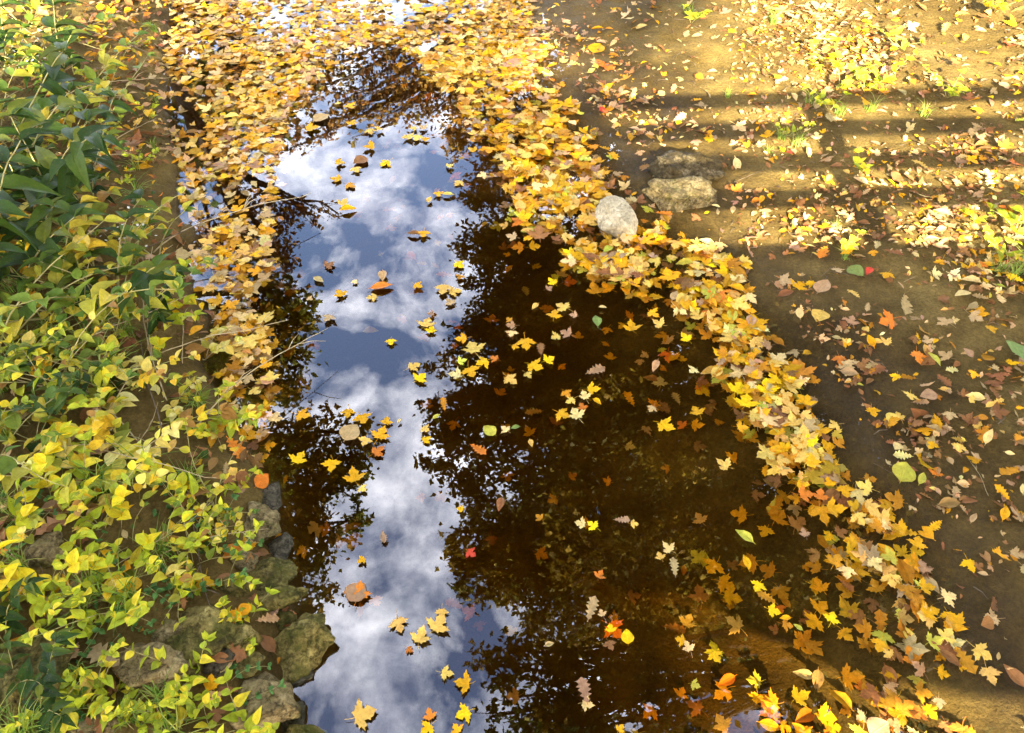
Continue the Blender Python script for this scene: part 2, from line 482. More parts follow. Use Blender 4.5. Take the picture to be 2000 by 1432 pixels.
# fallen-leaf colours (linear, real surface colours)
PAL = {
    'bright yellow': (.76, .41, .005), 'golden yellow': (.64, .32, .008), 'pale yellow': (.68, .43, .085), 'cream': (.69, .50, .18),
    'amber': (.47, .215, .012), 'orange': (.62, .19, .02), 'tan': (.44, .29, .12), 'brown': (.24, .11, .035), 'red': (.55, .06, .025),
    'pinkish tan': (.38, .23, .11), 'yellow green': (.46, .44, .05), 'green': (.20, .28, .06)}
def pick_col(names, w, n):
    w = np.array(w, float); w /= w.sum()
    k = rng.choice(len(names), n, p=w)
    c = np.array([PAL[a] for a in names])[k]
    v = np.exp(rng.normal(0, .16, (n, 1))) * np.exp(rng.normal(0, .07, (n, 3)))
    return np.clip(c * v, .005, .85), k

# ------------------------------------------------------------------ masks over the water and banks in photo coordinates
def in_poly(px, py, poly):
    p = np.array(poly, float); inside = np.zeros(np.shape(px), bool)
    j = len(p) - 1
    for i in range(len(p)):
        xi, yi = p[i]; xj, yj = p[j]
        hit = ((yi > py) != (yj > py)) & (px < (xj - xi) * (py - yi) / (yj - yi + 1e-9) + xi)
        inside ^= hit; j = i
    return inside
RAFT_L = [(300, -80), (700, -80), (720, 60), (700, 95), (640, 135), (560, 215), (545, 300), (530, 420), (520, 540), (520, 640), (535, 740), (515, 830), (500, 920), (440, 900), (385, 700), (335, 520), (310, 400), (285, 250)]
RAFT_T = [(690, -80), (1010, -80), (1060, 30), (1080, 90), (1010, 170), (870, 165), (800, 105), (760, 80), (700, 95)]
DRIFT = [(800, 105), (1000, 60), (1070, 150), (1140, 260), (1200, 380), (1290, 440), (1440, 500), (1480, 600), (1540, 720), (1600, 800), (1660, 930), (1760, 1010), (1820, 1090), (1850, 1180), (1930, 1290), (1930, 1340), (1850, 1270), (1760, 1160), (1680, 1090), (1620, 1010), (1560, 960), (1500, 890), (1460, 800), (1410, 740), (1400, 670), (1340, 620), (1270, 560), (1150, 545), (1080, 520), (1030, 470), (1000, 410), (980, 340), (930, 260), (890, 170)]
SKYWATER = [(540, 300), (640, 140), (760, 90), (880, 170), (900, 330), (925, 430), (875, 480), (905, 600), (830, 700), (790, 790), (810, 890), (870, 950), (870, 1120), (960, 1190), (990, 1230), (930, 1300), (940, 1432), (570, 1432), (640, 1200), (720, 1030), (720, 950), (760, 860), (610, 780), (640, 600), (600, 500), (540, 420)]

def scatter_world(n, x0, x1, y0, y1):
    return rng.uniform(x0, x1, n), rng.uniform(y0, y1, n)

stuff_sets = {'leaf_raft': [], 'leaf_drift': [], 'leaf_litter': [], 'sunken_leaves': [], 'bank_litter': []}
def add_set(key, V):
    stuff_sets[key].append(V)

def leaves_at(x, y, z, size, names, w, tilt=.12, kinds=('maple',), kw=(1,), hi=False):
    n = len(x)
    T = []; spans = []
    for k in kinds:
        t = {'maple': MAPLE_HI if hi else MAPLE_LO, 'oval': OVALC, 'oak': OAKC, 'heart': HEARTC}[k]
        spans.append((len(T), len(t))); T = T + t
    kk = rng.choice(len(kinds), n, p=np.array(kw, float) / sum(kw))
    which = np.array([spans[k][0] + rng.integers(spans[k][1]) for k in kk])
    R = rot_arrays(rng.uniform(0, 2 * PI, n), rng.normal(0, tilt, n), rng.normal(0, tilt, n) + PI * (rng.random(n) < .0))
    C, _ = pick_col(names, w, n)
    return assemble(T, which, np.stack([x, y, z], -1), R, size, C)
def merge(sets):
    off = 0; V = []; F = []; C = []; U = []
    for v, f, c, u in sets:
        V.append(v); F.append(f + off); C.append(c); U.append(u); off += len(v)
    return np.concatenate(V), np.concatenate(F), np.concatenate(C), np.concatenate(U)

# --- left raft and top raft (floating)
x, y = scatter_world(30000, -4.2, 1.2, 1.2, 8.6)
px, py, _ = to_pix(x, y, 0 * x)
inl = in_poly(px, py, RAFT_L); int_ = in_poly(px, py, RAFT_T)
gap = fbm(px, py, 1 / 90., 55, 3)
keepp = np.where(inl, np.where(py < 330, .66, .56) + np.where(py < 330, .5, .75) * gap, 0) 
keepp = np.where(int_, .62 + .4 * gap, keepp)
for (cx, cy, rr) in ((345, 200, 62), (380, 235, 50), (430, 395, 60), (380, 330, 30), (770, 12, 45)):      # openings where the water shows
    keepp = keepp * (1 - .88 * np.exp(-((px - cx) ** 2 + ((py - cy) * 1.3) ** 2) / rr ** 2))
keepp *= sstep(-.06, .02, -(xl(y) - x) ) 
k = (rng.random(len(x)) < np.clip(keepp, 0, 1)) & (H(x, y) < .012)
x, y = x[k], y[k]
s = rng.lognormal(math.log(.072), .28, len(x))
add_set('leaf_raft', leaves_at(x, y, .003 + .010 * rng.random(len(x)) , s, ['pale yellow', 'golden yellow', 'cream', 'amber', 'tan', 'bright yellow', 'pinkish tan', 'brown'], [33, 20, 14, 8, 9, 9, 6, 2.5], tilt=.06, kinds=('maple', 'oval', 'heart'), kw=(8, 1, .4)))
x2, y2 = x + rng.normal(0, .03, len(x)), y + rng.normal(0, .03, len(x))
k = (H(x2, y2) < -.012)
x2, y2 = x2[k], y2[k]
add_set('leaf_raft', leaves_at(x2, y2, np.maximum(-.008 - .035 * rng.random(len(x2)), H(x2, y2) + .006), rng.lognormal(math.log(.085), .2, len(x2)), ['amber', 'golden yellow', 'tan', 'brown', 'pale yellow'], [10, 14, 12, 6, 8], tilt=.06, kinds=('maple', 'oval'), kw=(8, 1)))
# --- right drift
x, y = scatter_world(20000, -1.2, 3.2, .7, 7.6)
px, py, _ = to_pix(x, y, 0 * x)
ind = in_poly(px + 22 * vnoise(px, py, 1 / 40., 60) * 2, py + 22 * vnoise(px, py, 1 / 40., 61) * 2, DRIFT)
k = ind & (rng.random(len(x)) < np.clip(.60 + .9 * fbm(px, py, 1 / 70., 62, 3) - .42 * sstep(820, 1150, py), 0, 1)) & (H(x, y) < .02)
x, y = x[k], y[k]
s = rng.lognormal(math.log(.082), .28, len(x))
DN = ['golden yellow', 'amber', 'pale yellow', 'bright yellow', 'cream', 'tan', 'brown', 'orange', 'yellow green', 'pinkish tan']
DW = [25, 13, 25, 12, 11, 6, 4, 2, 4, 3]
add_set('leaf_drift', leaves_at(x, y, .003 + .010 * rng.random(len(x)), s, DN, DW, tilt=.06, kinds=('maple', 'oval'), kw=(8, 1)))
k = (H(x, y) < -.012)
x2, y2 = x[k] + rng.normal(0, .04, k.sum()), y[k] + rng.normal(0, .04, k.sum())
add_set('leaf_drift', leaves_at(x2, y2, np.maximum(-.008 - .05 * rng.random(len(x2)), H(x2, y2) + .006), rng.lognormal(math.log(.088), .2, len(x2)), ['amber', 'golden yellow', 'brown', 'yellow green', 'pale yellow'], [12, 18, 6, 5, 8], tilt=.08, kinds=('maple', 'oval'), kw=(8, 1)))
# --- sunken leaves on the bed, thick under the drift
x, y = scatter_world(9000, -2.2, 3.2, .4, 7.6)
px, py, _ = to_pix(x, y, 0 * x); hb = H(x, y)
dr = xr(y) - x
pk = .03 + .80 * np.exp(-((dr - .35) / .45) ** 2) + .35 * fbm(px, py, 1 / 110., 70, 3)
k = (hb < -.012) & (rng.random(len(x)) < np.clip(pk, 0, 1))
x, y, hb = x[k], y[k], hb[k]
s = np.minimum(rng.lognormal(math.log(.082), .22, len(x)), .105)
add_set('sunken_leaves', leaves_at(x, y, np.minimum(hb + .006 + .03 * rng.random(len(x)), -.006), s, ['amber', 'golden yellow', 'brown', 'orange', 'tan', 'yellow green'], [25, 20, 16, 4, 12, 8], tilt=.15, kinds=('maple', 'oval', 'oak'), kw=(8, 1, .6)))
x, y = scatter_world(1500, .15, 2.0, .25, 1.05); hb = H(x, y); px, py, _ = to_pix(x, y, hb)
k = (hb < -.012) & (rng.random(len(x)) < .24 * sstep(1330, 1380, py) * sstep(1220, 1480, px))
x, y, hb = x[k], y[k], hb[k]
add_set('sunken_leaves', leaves_at(x, y, np.minimum(hb + .006 + .02 * rng.random(len(x)), -.006), np.minimum(rng.lognormal(math.log(.075), .2, len(x)), .1), ['amber', 'golden yellow', 'orange', 'tan', 'brown'], [32, 14, 10, 5, 9], tilt=.12, kinds=('maple', 'oval'), kw=(8, 1)))
# --- litter on the right bank
x, y = scatter_world(44000, .2, 7.5, .6, 9.0)
hb = H(x, y); dr = x - xr(y)
px, py, _ = to_pix(x, y, hb)
patch = fbm(px, py * 1.4, 1 / 150., 80, 4)
den = .26 + .75 * patch
den += np.where((px > 1430) & (py < 480), .16, 0) - np.where((px > 1380) & (py > 205) & (py < 480), .20, 0)
den += np.where((px > 1500) & (py > 450) & (py < 620) & (px > 1800), .25, 0)
den -= np.where((py > 560) & (px < 1780), .12, 0)
den -= .3 * np.where(py > 900, 1, 0) * np.where(px < 1960, 1, 0)
for (cx, cy, rx, ry) in ((1850, 110, 95, 60), (1470, 160, 70, 75), (1180, 20, 60, 30), (1720, 420, 60, 35), (1480, 440, 60, 25), (1700, 385, 50, 20), (1830, 640, 70, 60), (1580, 600, 60, 40), (1850, 1000, 80, 90), (1300, 120, 50, 60)):
    den = den - .75 * np.exp(-((px - cx) / rx) ** 2 - ((py - cy) / ry) ** 2)
k = (dr > -.02) & (hb > -.01) & (rng.random(len(x)) < np.clip(den, .05, 1)) & (py > -250)
x, y, hb, px, py = x[k], y[k], hb[k], px[k], py[k]
small = rng.random(len(x)) < .42
s = np.where(small, rng.lognormal(math.log(.038), .28, len(x)), np.minimum(rng.lognormal(math.log(.070), .28, len(x)), .10))
big = ~small
LN = ['tan', 'pinkish tan', 'golden yellow', 'brown', 'cream', 'bright yellow', 'pale yellow', 'orange', 'amber', 'yellow green', 'red']
sun_zone = py < 490  # sunlit ground: paler, pinker leaf mix puts the sunlight into the colours
for sel, wb, ws in ((sun_zone, [32, 14, 7, 22, 10, 2, 7, 3, 6, .5, .6], [24, 10, 8, 16, 14, 4, 9, 3, 4, 2, .4]), (~sun_zone, [34, 4, 10, 24, 6, 2, 9, 1, 7, 1, .2], [20, 3, 15, 15, 7, 6, 13, 2, 7, 4, .3])):
    q = big & sel
    add_set('leaf_litter', leaves_at(x[q], y[q], hb[q] + .006 + .018 * rng.random(q.sum()), s[q], LN, wb, tilt=.30, kinds=('maple', 'oak', 'oval', 'heart'), kw=(6, 2, 2.0, .4)))
    q = small & sel
    add_set('leaf_litter', leaves_at(x[q], y[q], hb[q] + .006 + .012 * rng.random(q.sum()), s[q], LN, ws, tilt=.25, kinds=('oval',), kw=(1,)))
x, y = scatter_world(78000, .2, 7.5, .6, 9.0)
hb = H(x, y); dr = x - xr(y); px, py, _ = to_pix(x, y, hb)
den = .22 + .9 * fbm(px, py * 1.4, 1 / 150., 80, 4) + np.where((px > 1430) & (py < 480), .25, 0) + .06 * np.where(py > 480, 1, 0)
k = (dr > -.05) & (hb > -.01) & (rng.random(len(x)) < np.clip(den, .07, 1)) & (py > -250)
x, y, hb = x[k], y[k], hb[k]
add_set('leaf_litter', leaves_at(x, y, hb + .004 + .008 * rng.random(len(x)), rng.lognormal(math.log(.030), .45, len(x)), ['brown', 'tan', 'pinkish tan', 'golden yellow', 'amber', 'cream'], [44, 26, 6, 9, 8, 5], tilt=.4, kinds=('maple', 'oval', 'oak'), kw=(3, 2, 1)))
# --- litter on the left bank
x, y = scatter_world(16000, -5.0, -.4, .5, 8.5)
hb = H(x, y); dl = xl(y) - x
px, py, _ = to_pix(x, y, hb)
den = .34 + .6 * fbm(px, py, 1 / 100., 90, 4) + .15 * np.exp(-dl / .25) + .55 * np.where((px > 180) & (py < 340), 1, 0)
k = (dl > -.05) & (hb > -.012) & (rng.random(len(x)) < np.clip(den, .05, 1)) & (px > -250)
x, y, hb = x[k], y[k], hb[k]
s = rng.lognormal(math.log(.058), .38, len(x))
add_set('bank_litter', leaves_at(x, y, hb + .006 + .03 * rng.random(len(x)), s, ['brown', 'tan', 'golden yellow', 'bright yellow', 'orange', 'pinkish tan', 'amber', 'yellow green', 'pale yellow'], [38, 18, 9, 5, 4, 6, 10, 4, 5], tilt=.35, kinds=('maple', 'oval', 'oak', 'heart'), kw=(4, 4, 1, 1)))

STUFF_LABEL = {
    'leaf_raft': ('crowded raft of pale gold leaves floating at the upper left', 'leaf raft'),
    'leaf_drift': ('drift of golden leaves floating along the right shoreline', 'leaf drift'),
    'leaf_litter': ('tan and yellow leaf litter strewn over the right mud bank', 'leaf litter'),
    'sunken_leaves': ('amber leaves lying on the stream bed under the brown water', 'sunken leaves'),
    'bank_litter': ('brown leaf litter under the plants of the left bank', 'leaf litter')}
for key, sets in stuff_sets.items():
    o = link(key, make_mesh(key, *merge(sets)), M['fallen'])
    tag(o, *STUFF_LABEL[key], kind='stuff')

x, y = scatter_world(2600, -4.5, 6.5, .5, 8.5); hb = H(x, y); b = MB()
for i in np.where((hb > .0) & (rng.random(len(x)) < .55))[0]:
    a = rng.uniform(0, 2 * PI); ln = rng.lognormal(math.log(.055), .5); c_, s_ = math.cos(a), math.sin(a); bd = rng.normal(0, .12) * ln
    z = hb[i] + .006
    b.tube([(x[i], y[i], z), (x[i] + c_ * ln * .5 - s_ * bd, y[i] + s_ * ln * .5 + c_ * bd, z + .006), (x[i] + c_ * ln, y[i] + s_ * ln, z + .004)], [.0022, .0018, .001], 4)
tag(link('twig_litter', b.mesh('twig_litter'), M['twig']), 'small brown twigs littering the soil of both banks', 'twigs', kind='stuff')

# ------------------------------------------------------------------ individual leaves traced from the photograph: x, y, width in photo pixels, shape, colour
Y, G, P_, C_, A_, O_, T_, B_, R_, K_, E_, V_ = 'bright yellow', 'golden yellow', 'pale yellow', 'cream', 'amber', 'orange', 'tan', 'brown', 'red', 'pinkish tan', 'yellow green', 'green'
m_, o_, k_, h_ = 'maple', 'oval', 'oak', 'heart'
TRACED = [
 (895,520,29,m_,Y),(899,544,20,m_,A_),(748,543,26,o_,T_),(693,553,15,m_,C_),(667,579,29,m_,G),(746,564,36,o_,O_),(730,583,26,m_,P_),(815,562,25,m_,G),
 (867,567,40,m_,P_),(885,573,33,m_,P_),(881,595,28,m_,T_),(844,617,18,m_,K_),(832,637,36,m_,P_),(842,650,27,m_,Y),(764,670,22,m_,Y),(644,624,30,m_,T_),
 (807,721,31,m_,P_),(820,744,32,m_,Y),(905,665,29,m_,G),(925,686,43,m_,P_),(900,711,24,m_,E_),(946,709,33,m_,Y),(967,705,21,m_,O_),(918,728,36,m_,G),
 (893,737,33,m_,C_),(995,744,36,m_,P_),(1080,555,27,m_,Y),(1071,568,17,m_,K_),(1045,602,17,o_,P_),(1101,604,36,m_,P_),(1082,620,31,m_,G),(1122,620,20,m_,T_),
 (1177,605,13,o_,C_),(1165,630,26,o_,V_),(995,629,17,m_,A_),(1000,641,24,m_,K_),(1000,654,23,m_,C_),(1087,662,24,m_,P_),(1108,655,29,m_,K_),(1005,680,20,m_,G),
 (1026,672,40,m_,G),(1056,685,26,k_,B_),(1070,707,28,m_,Y),(1042,718,36,m_,Y),(1030,736,23,m_,P_),(1234,645,36,m_,G),(1273,615,31,m_,G),(1287,637,29,m_,P_),
 (1340,665,31,m_,Y),(1164,728,32,k_,K_),(1279,719,25,o_,T_),(1154,765,31,m_,Y),(1142,778,29,m_,C_),(1105,772,24,m_,A_),(1116,785,25,m_,P_),(1166,788,16,o_,Y),
 (1137,799,24,m_,O_),(1096,811,34,m_,G),(1126,816,38,m_,C_),(1273,800,22,m_,T_),(1295,835,40,m_,Y),(955,845,26,h_,E_),(988,843,22,m_,C_),(1006,839,15,o_,V_),
 (853,818,15,o_,E_),(867,793,26,k_,A_),(935,882,30,k_,O_),(1037,870,16,o_,P_),(780,827,10,o_,C_),(680,807,30,m_,G),(710,820,36,m_,G),(755,828,26,m_,G),
 (743,854,40,m_,G),(687,847,38,h_,T_),(716,865,28,m_,P_),(737,886,36,m_,O_),(830,842,23,m_,P_),(832,863,24,m_,Y),(694,937,40,m_,G),(708,958,21,m_,P_),
 (651,911,40,m_,Y),(583,902,38,m_,Y),(537,820,34,m_,C_),(590,814,38,m_,G),(641,522,27,m_,B_),(623,550,22,o_,T_),(527,522,18,m_,C_),(605,588,18,m_,T_),
 (502,500,27,m_,Y),(530,742,33,m_,P_),(520,718,30,m_,G),(700,1165,52,m_,O_),(699,1158,38,h_,K_),(778,1220,40,m_,P_),(863,1199,30,m_,P_),(854,1226,48,m_,P_),(821,1250,42,m_,P_),
 (799,1271,18,m_,O_),(709,1097,22,m_,G),(750,1053,22,k_,K_),(901,998,17,m_,Y),(918,1083,27,m_,R_),(977,988,26,o_,B_),(1054,1016,20,m_,A_),(1136,1027,27,m_,C_),
 (1159,1030,28,m_,Y),(1215,1020,24,k_,K_),(1236,1027,20,m_,P_),(1170,1128,22,m_,O_),(1155,1190,40,k_,T_),(1175,1203,20,m_,T_),(1192,1233,22,m_,Y),(1224,1245,24,h_,Y),
 (1189,1261,28,m_,B_),(1073,1261,16,o_,T_),(870,1317,32,m_,P_),(909,1338,38,m_,G),(909,1394,38,m_,Y),(841,1401,30,m_,O_),(837,1424,34,m_,Y),(893,1428,26,m_,G),
 (706,1401,58,m_,P_),(1140,1350,40,k_,K_),(1143,1378,29,m_,C_),(1305,1075,30,m_,C_),(1289,1092,22,m_,P_),(1315,1110,32,k_,T_),(1330,1254,24,m_,G),(1344,1268,29,m_,C_),
 (1210,1427,22,m_,G),(1452,1051,32,o_,E_),(1456,1101,28,o_,Y),(1480,1146,31,m_,Y),(1494,1170,30,k_,A_),(1506,1196,32,m_,Y),(1531,1211,18,o_,Y),(1533,1223,28,m_,A_),
 (1557,1228,16,o_,E_),(1622,1213,33,m_,Y),(1809,1200,46,m_,Y),(1715,1261,38,m_,G),(1733,1280,28,m_,P_),(1394,1283,29,m_,Y),(1354,1340,22,m_,E_),(1557,1366,42,m_,Y),
 (1410,1418,40,m_,A_),(1681,1402,28,m_,C_),(1715,1425,40,h_,T_),(1830,1373,28,m_,C_),(1926,1318,46,m_,P_),(1853,1290,36,o_,B_),(1881,1294,44,k_,A_),
 (1568,970,36,m_,O_),(1600,973,32,m_,O_),(1652,1117,34,m_,C_),(1630,1100,40,m_,A_),(1570,1046,26,m_,K_),
 (1454,791,44,m_,Y),(1498,822,50,m_,C_),(1361,809,30,m_,G),(1445,838,30,m_,G),(1543,800,44,m_,P_),(1414,913,36,m_,P_),(1354,727,24,m_,C_),(1405,741,34,m_,A_),
 (1496,890,46,m_,P_),(1524,902,36,m_,P_),(1389,643,28,m_,P_),(1478,637,42,m_,G),(1629,835,28,m_,P_),
 (683,211,27,m_,G),(688,245,24,m_,G),(661,206,13,m_,P_),(725,291,30,m_,G),(755,321,28,m_,Y),(662,322,26,m_,G),(695,334,26,m_,P_),(703,318,26,h_,B_),(683,365,27,m_,A_),(660,353,28,m_,G),
 (671,402,26,m_,P_),(681,413,26,o_,Y),(722,259,26,m_,P_),(742,257,20,m_,P_),(815,272,28,m_,P_),(797,271,26,m_,P_),(830,276,20,m_,G),(828,254,22,m_,T_),(810,254,18,m_,P_),(877,329,20,m_,P_),(897,359,26,m_,P_),
 (856,382,22,m_,G),(876,384,20,o_,P_),(839,395,15,o_,P_),(807,461,22,o_,B_),(828,460,27,m_,G),(1021,430,34,m_,Y),(944,345,26,m_,C_),(1002,467,28,m_,T_),
 (607,254,36,m_,Y),(630,233,30,h_,T_),(532,288,34,m_,G),(464,413,27,m_,G),(443,427,22,m_,Y),(1191,537,44,k_,B_),(1215,520,36,m_,G),(1160,535,30,m_,P_),(1115,515,40,m_,C_),(1245,530,26,m_,P_),
 # on the right bank
 (1668,541,30,h_,V_),(1692,541,22,o_,R_),(1603,503,30,k_,O_),(1559,560,36,m_,Y),(1531,550,40,m_,T_),(1604,568,32,h_,T_),(1762,606,44,k_,T_),(1732,634,42,m_,O_),
 (1559,616,24,o_,C_),(1599,621,32,h_,P_),(1891,559,34,o_,C_),(1872,586,26,h_,C_),(1842,638,40,m_,T_),(1897,627,34,m_,T_),(1926,652,30,m_,G),(1968,718,34,m_,Y),
 (1984,698,50,h_,V_),(1638,704,34,m_,O_),(1786,704,38,m_,O_),(1818,712,34,o_,E_),(1744,747,24,m_,Y),(1807,781,26,h_,K_),(1771,783,30,m_,P_),(1702,806,31,m_,G),
 (1762,925,42,h_,E_),(1827,925,30,m_,O_),(1798,937,26,o_,E_),(1848,819,32,m_,T_),(1923,863,26,o_,C_),(1891,1103,36,m_,Y),(1944,1090,42,m_,G),(1939,1209,34,m_,T_),
 (1166,96,30,h_,G),(1180,130,46,k_,O_),(1130,78,28,m_,P_),(1225,45,20,h_,C_),(1270,40,24,m_,P_),(1075,150,22,m_,C_),(1070,182,24,h_,E_),(1100,124,22,m_,P_),(1645,92,20,o_,R_),
 (1435,380,28,m_,O_),(1538,308,17,o_,R_),(1960,95,22,m_,R_),(1975,330,34,m_,O_),(1890,322,32,m_,Y),(1440,258,34,m_,T_),(1385,282,24,m_,G),(1500,225,26,m_,G),(1905,222,28,m_,G),
 (1475,690,20,m_,Y),(1895,1020,20,o_,K_),(1955,1010,28,o_,G),
]
# --- and the leaves that show largest in the drift, the raft and the litter
_r = np.random.default_rng(99)
extra = []
def more(poly, n, names, w, lo, hi, mind=20, kinds=(m_,), kw=(1,)):
    got = 0; tries = 0
    while got < n and tries < 6000:
        tries += 1
        p = np.array(poly); qx = _r.uniform(p[:, 0].min(), p[:, 0].max()); qy = _r.uniform(p[:, 1].min(), p[:, 1].max())
        if not in_poly(np.array(qx), np.array(qy), poly) or qx < 8 or qx > 1992: continue
        if any((qx - e[0]) ** 2 + (qy - e[1]) ** 2 < mind ** 2 for e in extra + TRACED): continue
        kk = kinds[_r.choice(len(kinds), p=np.array(kw) / sum(kw))]
        extra.append((qx, qy, _r.uniform(lo, hi) * {o_: .55, h_: .72, k_: .9}.get(kk, 1), kk, names[_r.choice(len(names), p=np.array(w, float) / sum(w))])); got += 1
more([(1080, 400), (1290, 440), (1440, 500), (1480, 600), (1540, 720), (1600, 800), (1660, 930), (1560, 940), (1480, 850), (1410, 740), (1400, 670), (1270, 560), (1080, 515)], 16, [P_, G, Y, C_, A_, E_], [28, 26, 14, 14, 12, 5], 30, 42, 26)
more([(1590, 930), (1660, 930), (1760, 1010), (1820, 1090), (1850, 1180), (1930, 1290), (1850, 1270), (1760, 1160), (1680, 1090), (1620, 1010)], 18, [P_, G, C_, A_, E_], [24, 28, 10, 22, 8], 32, 44, 28)
more([(930, 250), (1130, 260), (1200, 380), (1080, 420), (1000, 410)], 12, [P_, G, C_, A_, Y], [28, 22, 14, 14, 12], 24, 32, 24)
more([(420, 430), (530, 420), (515, 640), (525, 740), (505, 830), (450, 840), (430, 640)], 16, [P_, G, T_, C_, A_], [26, 24, 14, 12, 12], 28, 38, 26)
more([(360, 60), (640, 60), (560, 215), (540, 300), (360, 300)], 8, [P_, C_, G, Y], [30, 16, 20, 10], 24, 32, 30)
more([(1540, 480), (1990, 480), (1990, 1000), (1800, 960), (1680, 800)], 44, [T_, K_, G, B_, C_, P_, O_], [34, 4, 14, 22, 6, 12, 3], 22, 34, 34, (m_, k_, o_, h_), (3, 2, 3, .6))
more([(1450, 10), (1990, 10), (1990, 460), (1420, 460)], 44, [T_, K_, G, C_, P_, O_, B_], [34, 6, 12, 8, 12, 4, 18], 22, 32, 36, (m_, k_, o_, h_), (3, 2, 3, .6))

LEAF_NAME = {m_: 'maple_leaf', o_: 'oval_leaf', k_: 'oak_leaf', h_: 'heart_shaped_leaf'}
leaf_cache = {}
def leaf_mesh(shape, colour, var):
    key = (shape, colour, var)
    if key not in leaf_cache:
        T = {m_: MAPLE_HI, o_: OVALC, k_: OAKC, h_: HEARTC}[shape]
        V, F, uv = T[var % len(T)]
        r = np.random.default_rng(abs(hash((shape, var))) % 1000 if False else (len(leaf_cache) * 7 + 3))
        c = np.array(PAL[colour]) * np.exp(r.normal(0, .10)) * np.exp(r.normal(0, .05, 3))
        # edges of a fallen leaf dry out browner than its middle
        e = np.hypot(V[:, 0], V[:, 1]); e = sstep(.30, .62, e)[:, None] * r.uniform(0, .55)
        C = np.clip(c[None] * (1 - e) + e * c[None] * np.array([.62, .45, .40]), .004, .85)
        leaf_cache[key] = make_mesh(LEAF_NAME[shape], V, F, C, uv); leaf_cache[key].materials.append(M['fallen'])
    return leaf_cache[key]
leaves = []                                      # (object, px, py, shape, colour, zone)
for i, (qx, qy, w, shape, colour) in enumerate(TRACED + extra):
    x, y, z = on_terrain(qx, qy)
    x, y, z = float(x), float(y), float(z)
    f = y * cp - (z - CAM_H) * sp
    hb = float(H(x, y)); floating = hb < 0.012
    s = w * f / FPX * (1.12 if shape == m_ else 1.25)
    ob = link(LEAF_NAME[shape], leaf_mesh(shape, colour, int(_r.integers(8))))
    ob.location = (x, y, (.016 if i >= len(TRACED) else .012) + _r.uniform(0, .006) if floating else hb + .03 + .01 * _r.random())
    t = .05 if floating else .22
    ob.rotation_euler = (_r.normal(0, t), _r.normal(0, t), _r.uniform(0, 2 * PI))
    ob.scale = (s * _r.uniform(.88, 1.1), s, s)
    if floating:
        if i >= len(TRACED): zone = 'lying in the crowded leaf raft' if qx < 700 else 'lying in the golden drift'
        elif bool(in_poly(np.array(qx), np.array(qy), SKYWATER)): zone = 'floating on the mirrored sky'
        elif bool(in_poly(np.array(qx), np.array(qy), DRIFT)): zone = 'lying in the golden drift'
        elif bool(in_poly(np.array(qx), np.array(qy), RAFT_L)): zone = 'lying in the crowded leaf raft'
        else: zone = 'floating on dark water'
    else: zone = 'lying on the right mud bank' if qx > 900 else 'lying on the left bank'
    leaves.append((ob, qx, qy, shape, colour, zone))

# ------------------------------------------------------------------ rocks
def rock_mesh(seed, dims, facets=12, rough=.05, flat=.8):
    import bmesh
    bm = bmesh.new(); bmesh.ops.create_icosphere(bm, subdivisions=4, radius=1)
    r = np.random.default_rng(seed)
    V = np.array([v.co[:] for v in bm.verts])
    for _ in range(facets):
        n = r.normal(size=3); n[2] *= .7; n /= np.linalg.norm(n); d = r.uniform(.50, .80)
        over = V @ n - d
        V = V - np.where(over > 0, over * .93, 0)[:, None] * n
    over = V[:, 2] - flat * .8; V[:, 2] -= np.where(over > 0, over * .85, 0)
    for i, v in enumerate(V):
        q = Vector(v)
        V[i] += v * (rough * mnoise.fractal(q * 1.9 + Vector((seed * 3.1, 0, 0)), 1.0, 2.0, 3) + rough * .45 * mnoise.fractal(q * 6 + Vector((0, seed * 1.7, 0)), 1.0, 2.0, 3))
    V /= np.abs(V).max(0)
    V *= np.array(dims)
    for v, c in zip(bm.verts, V): v.co = c
    me = bpy.data.meshes.new('rock'); bm.to_mesh(me); bm.free(); me.shade_smooth()
    return me
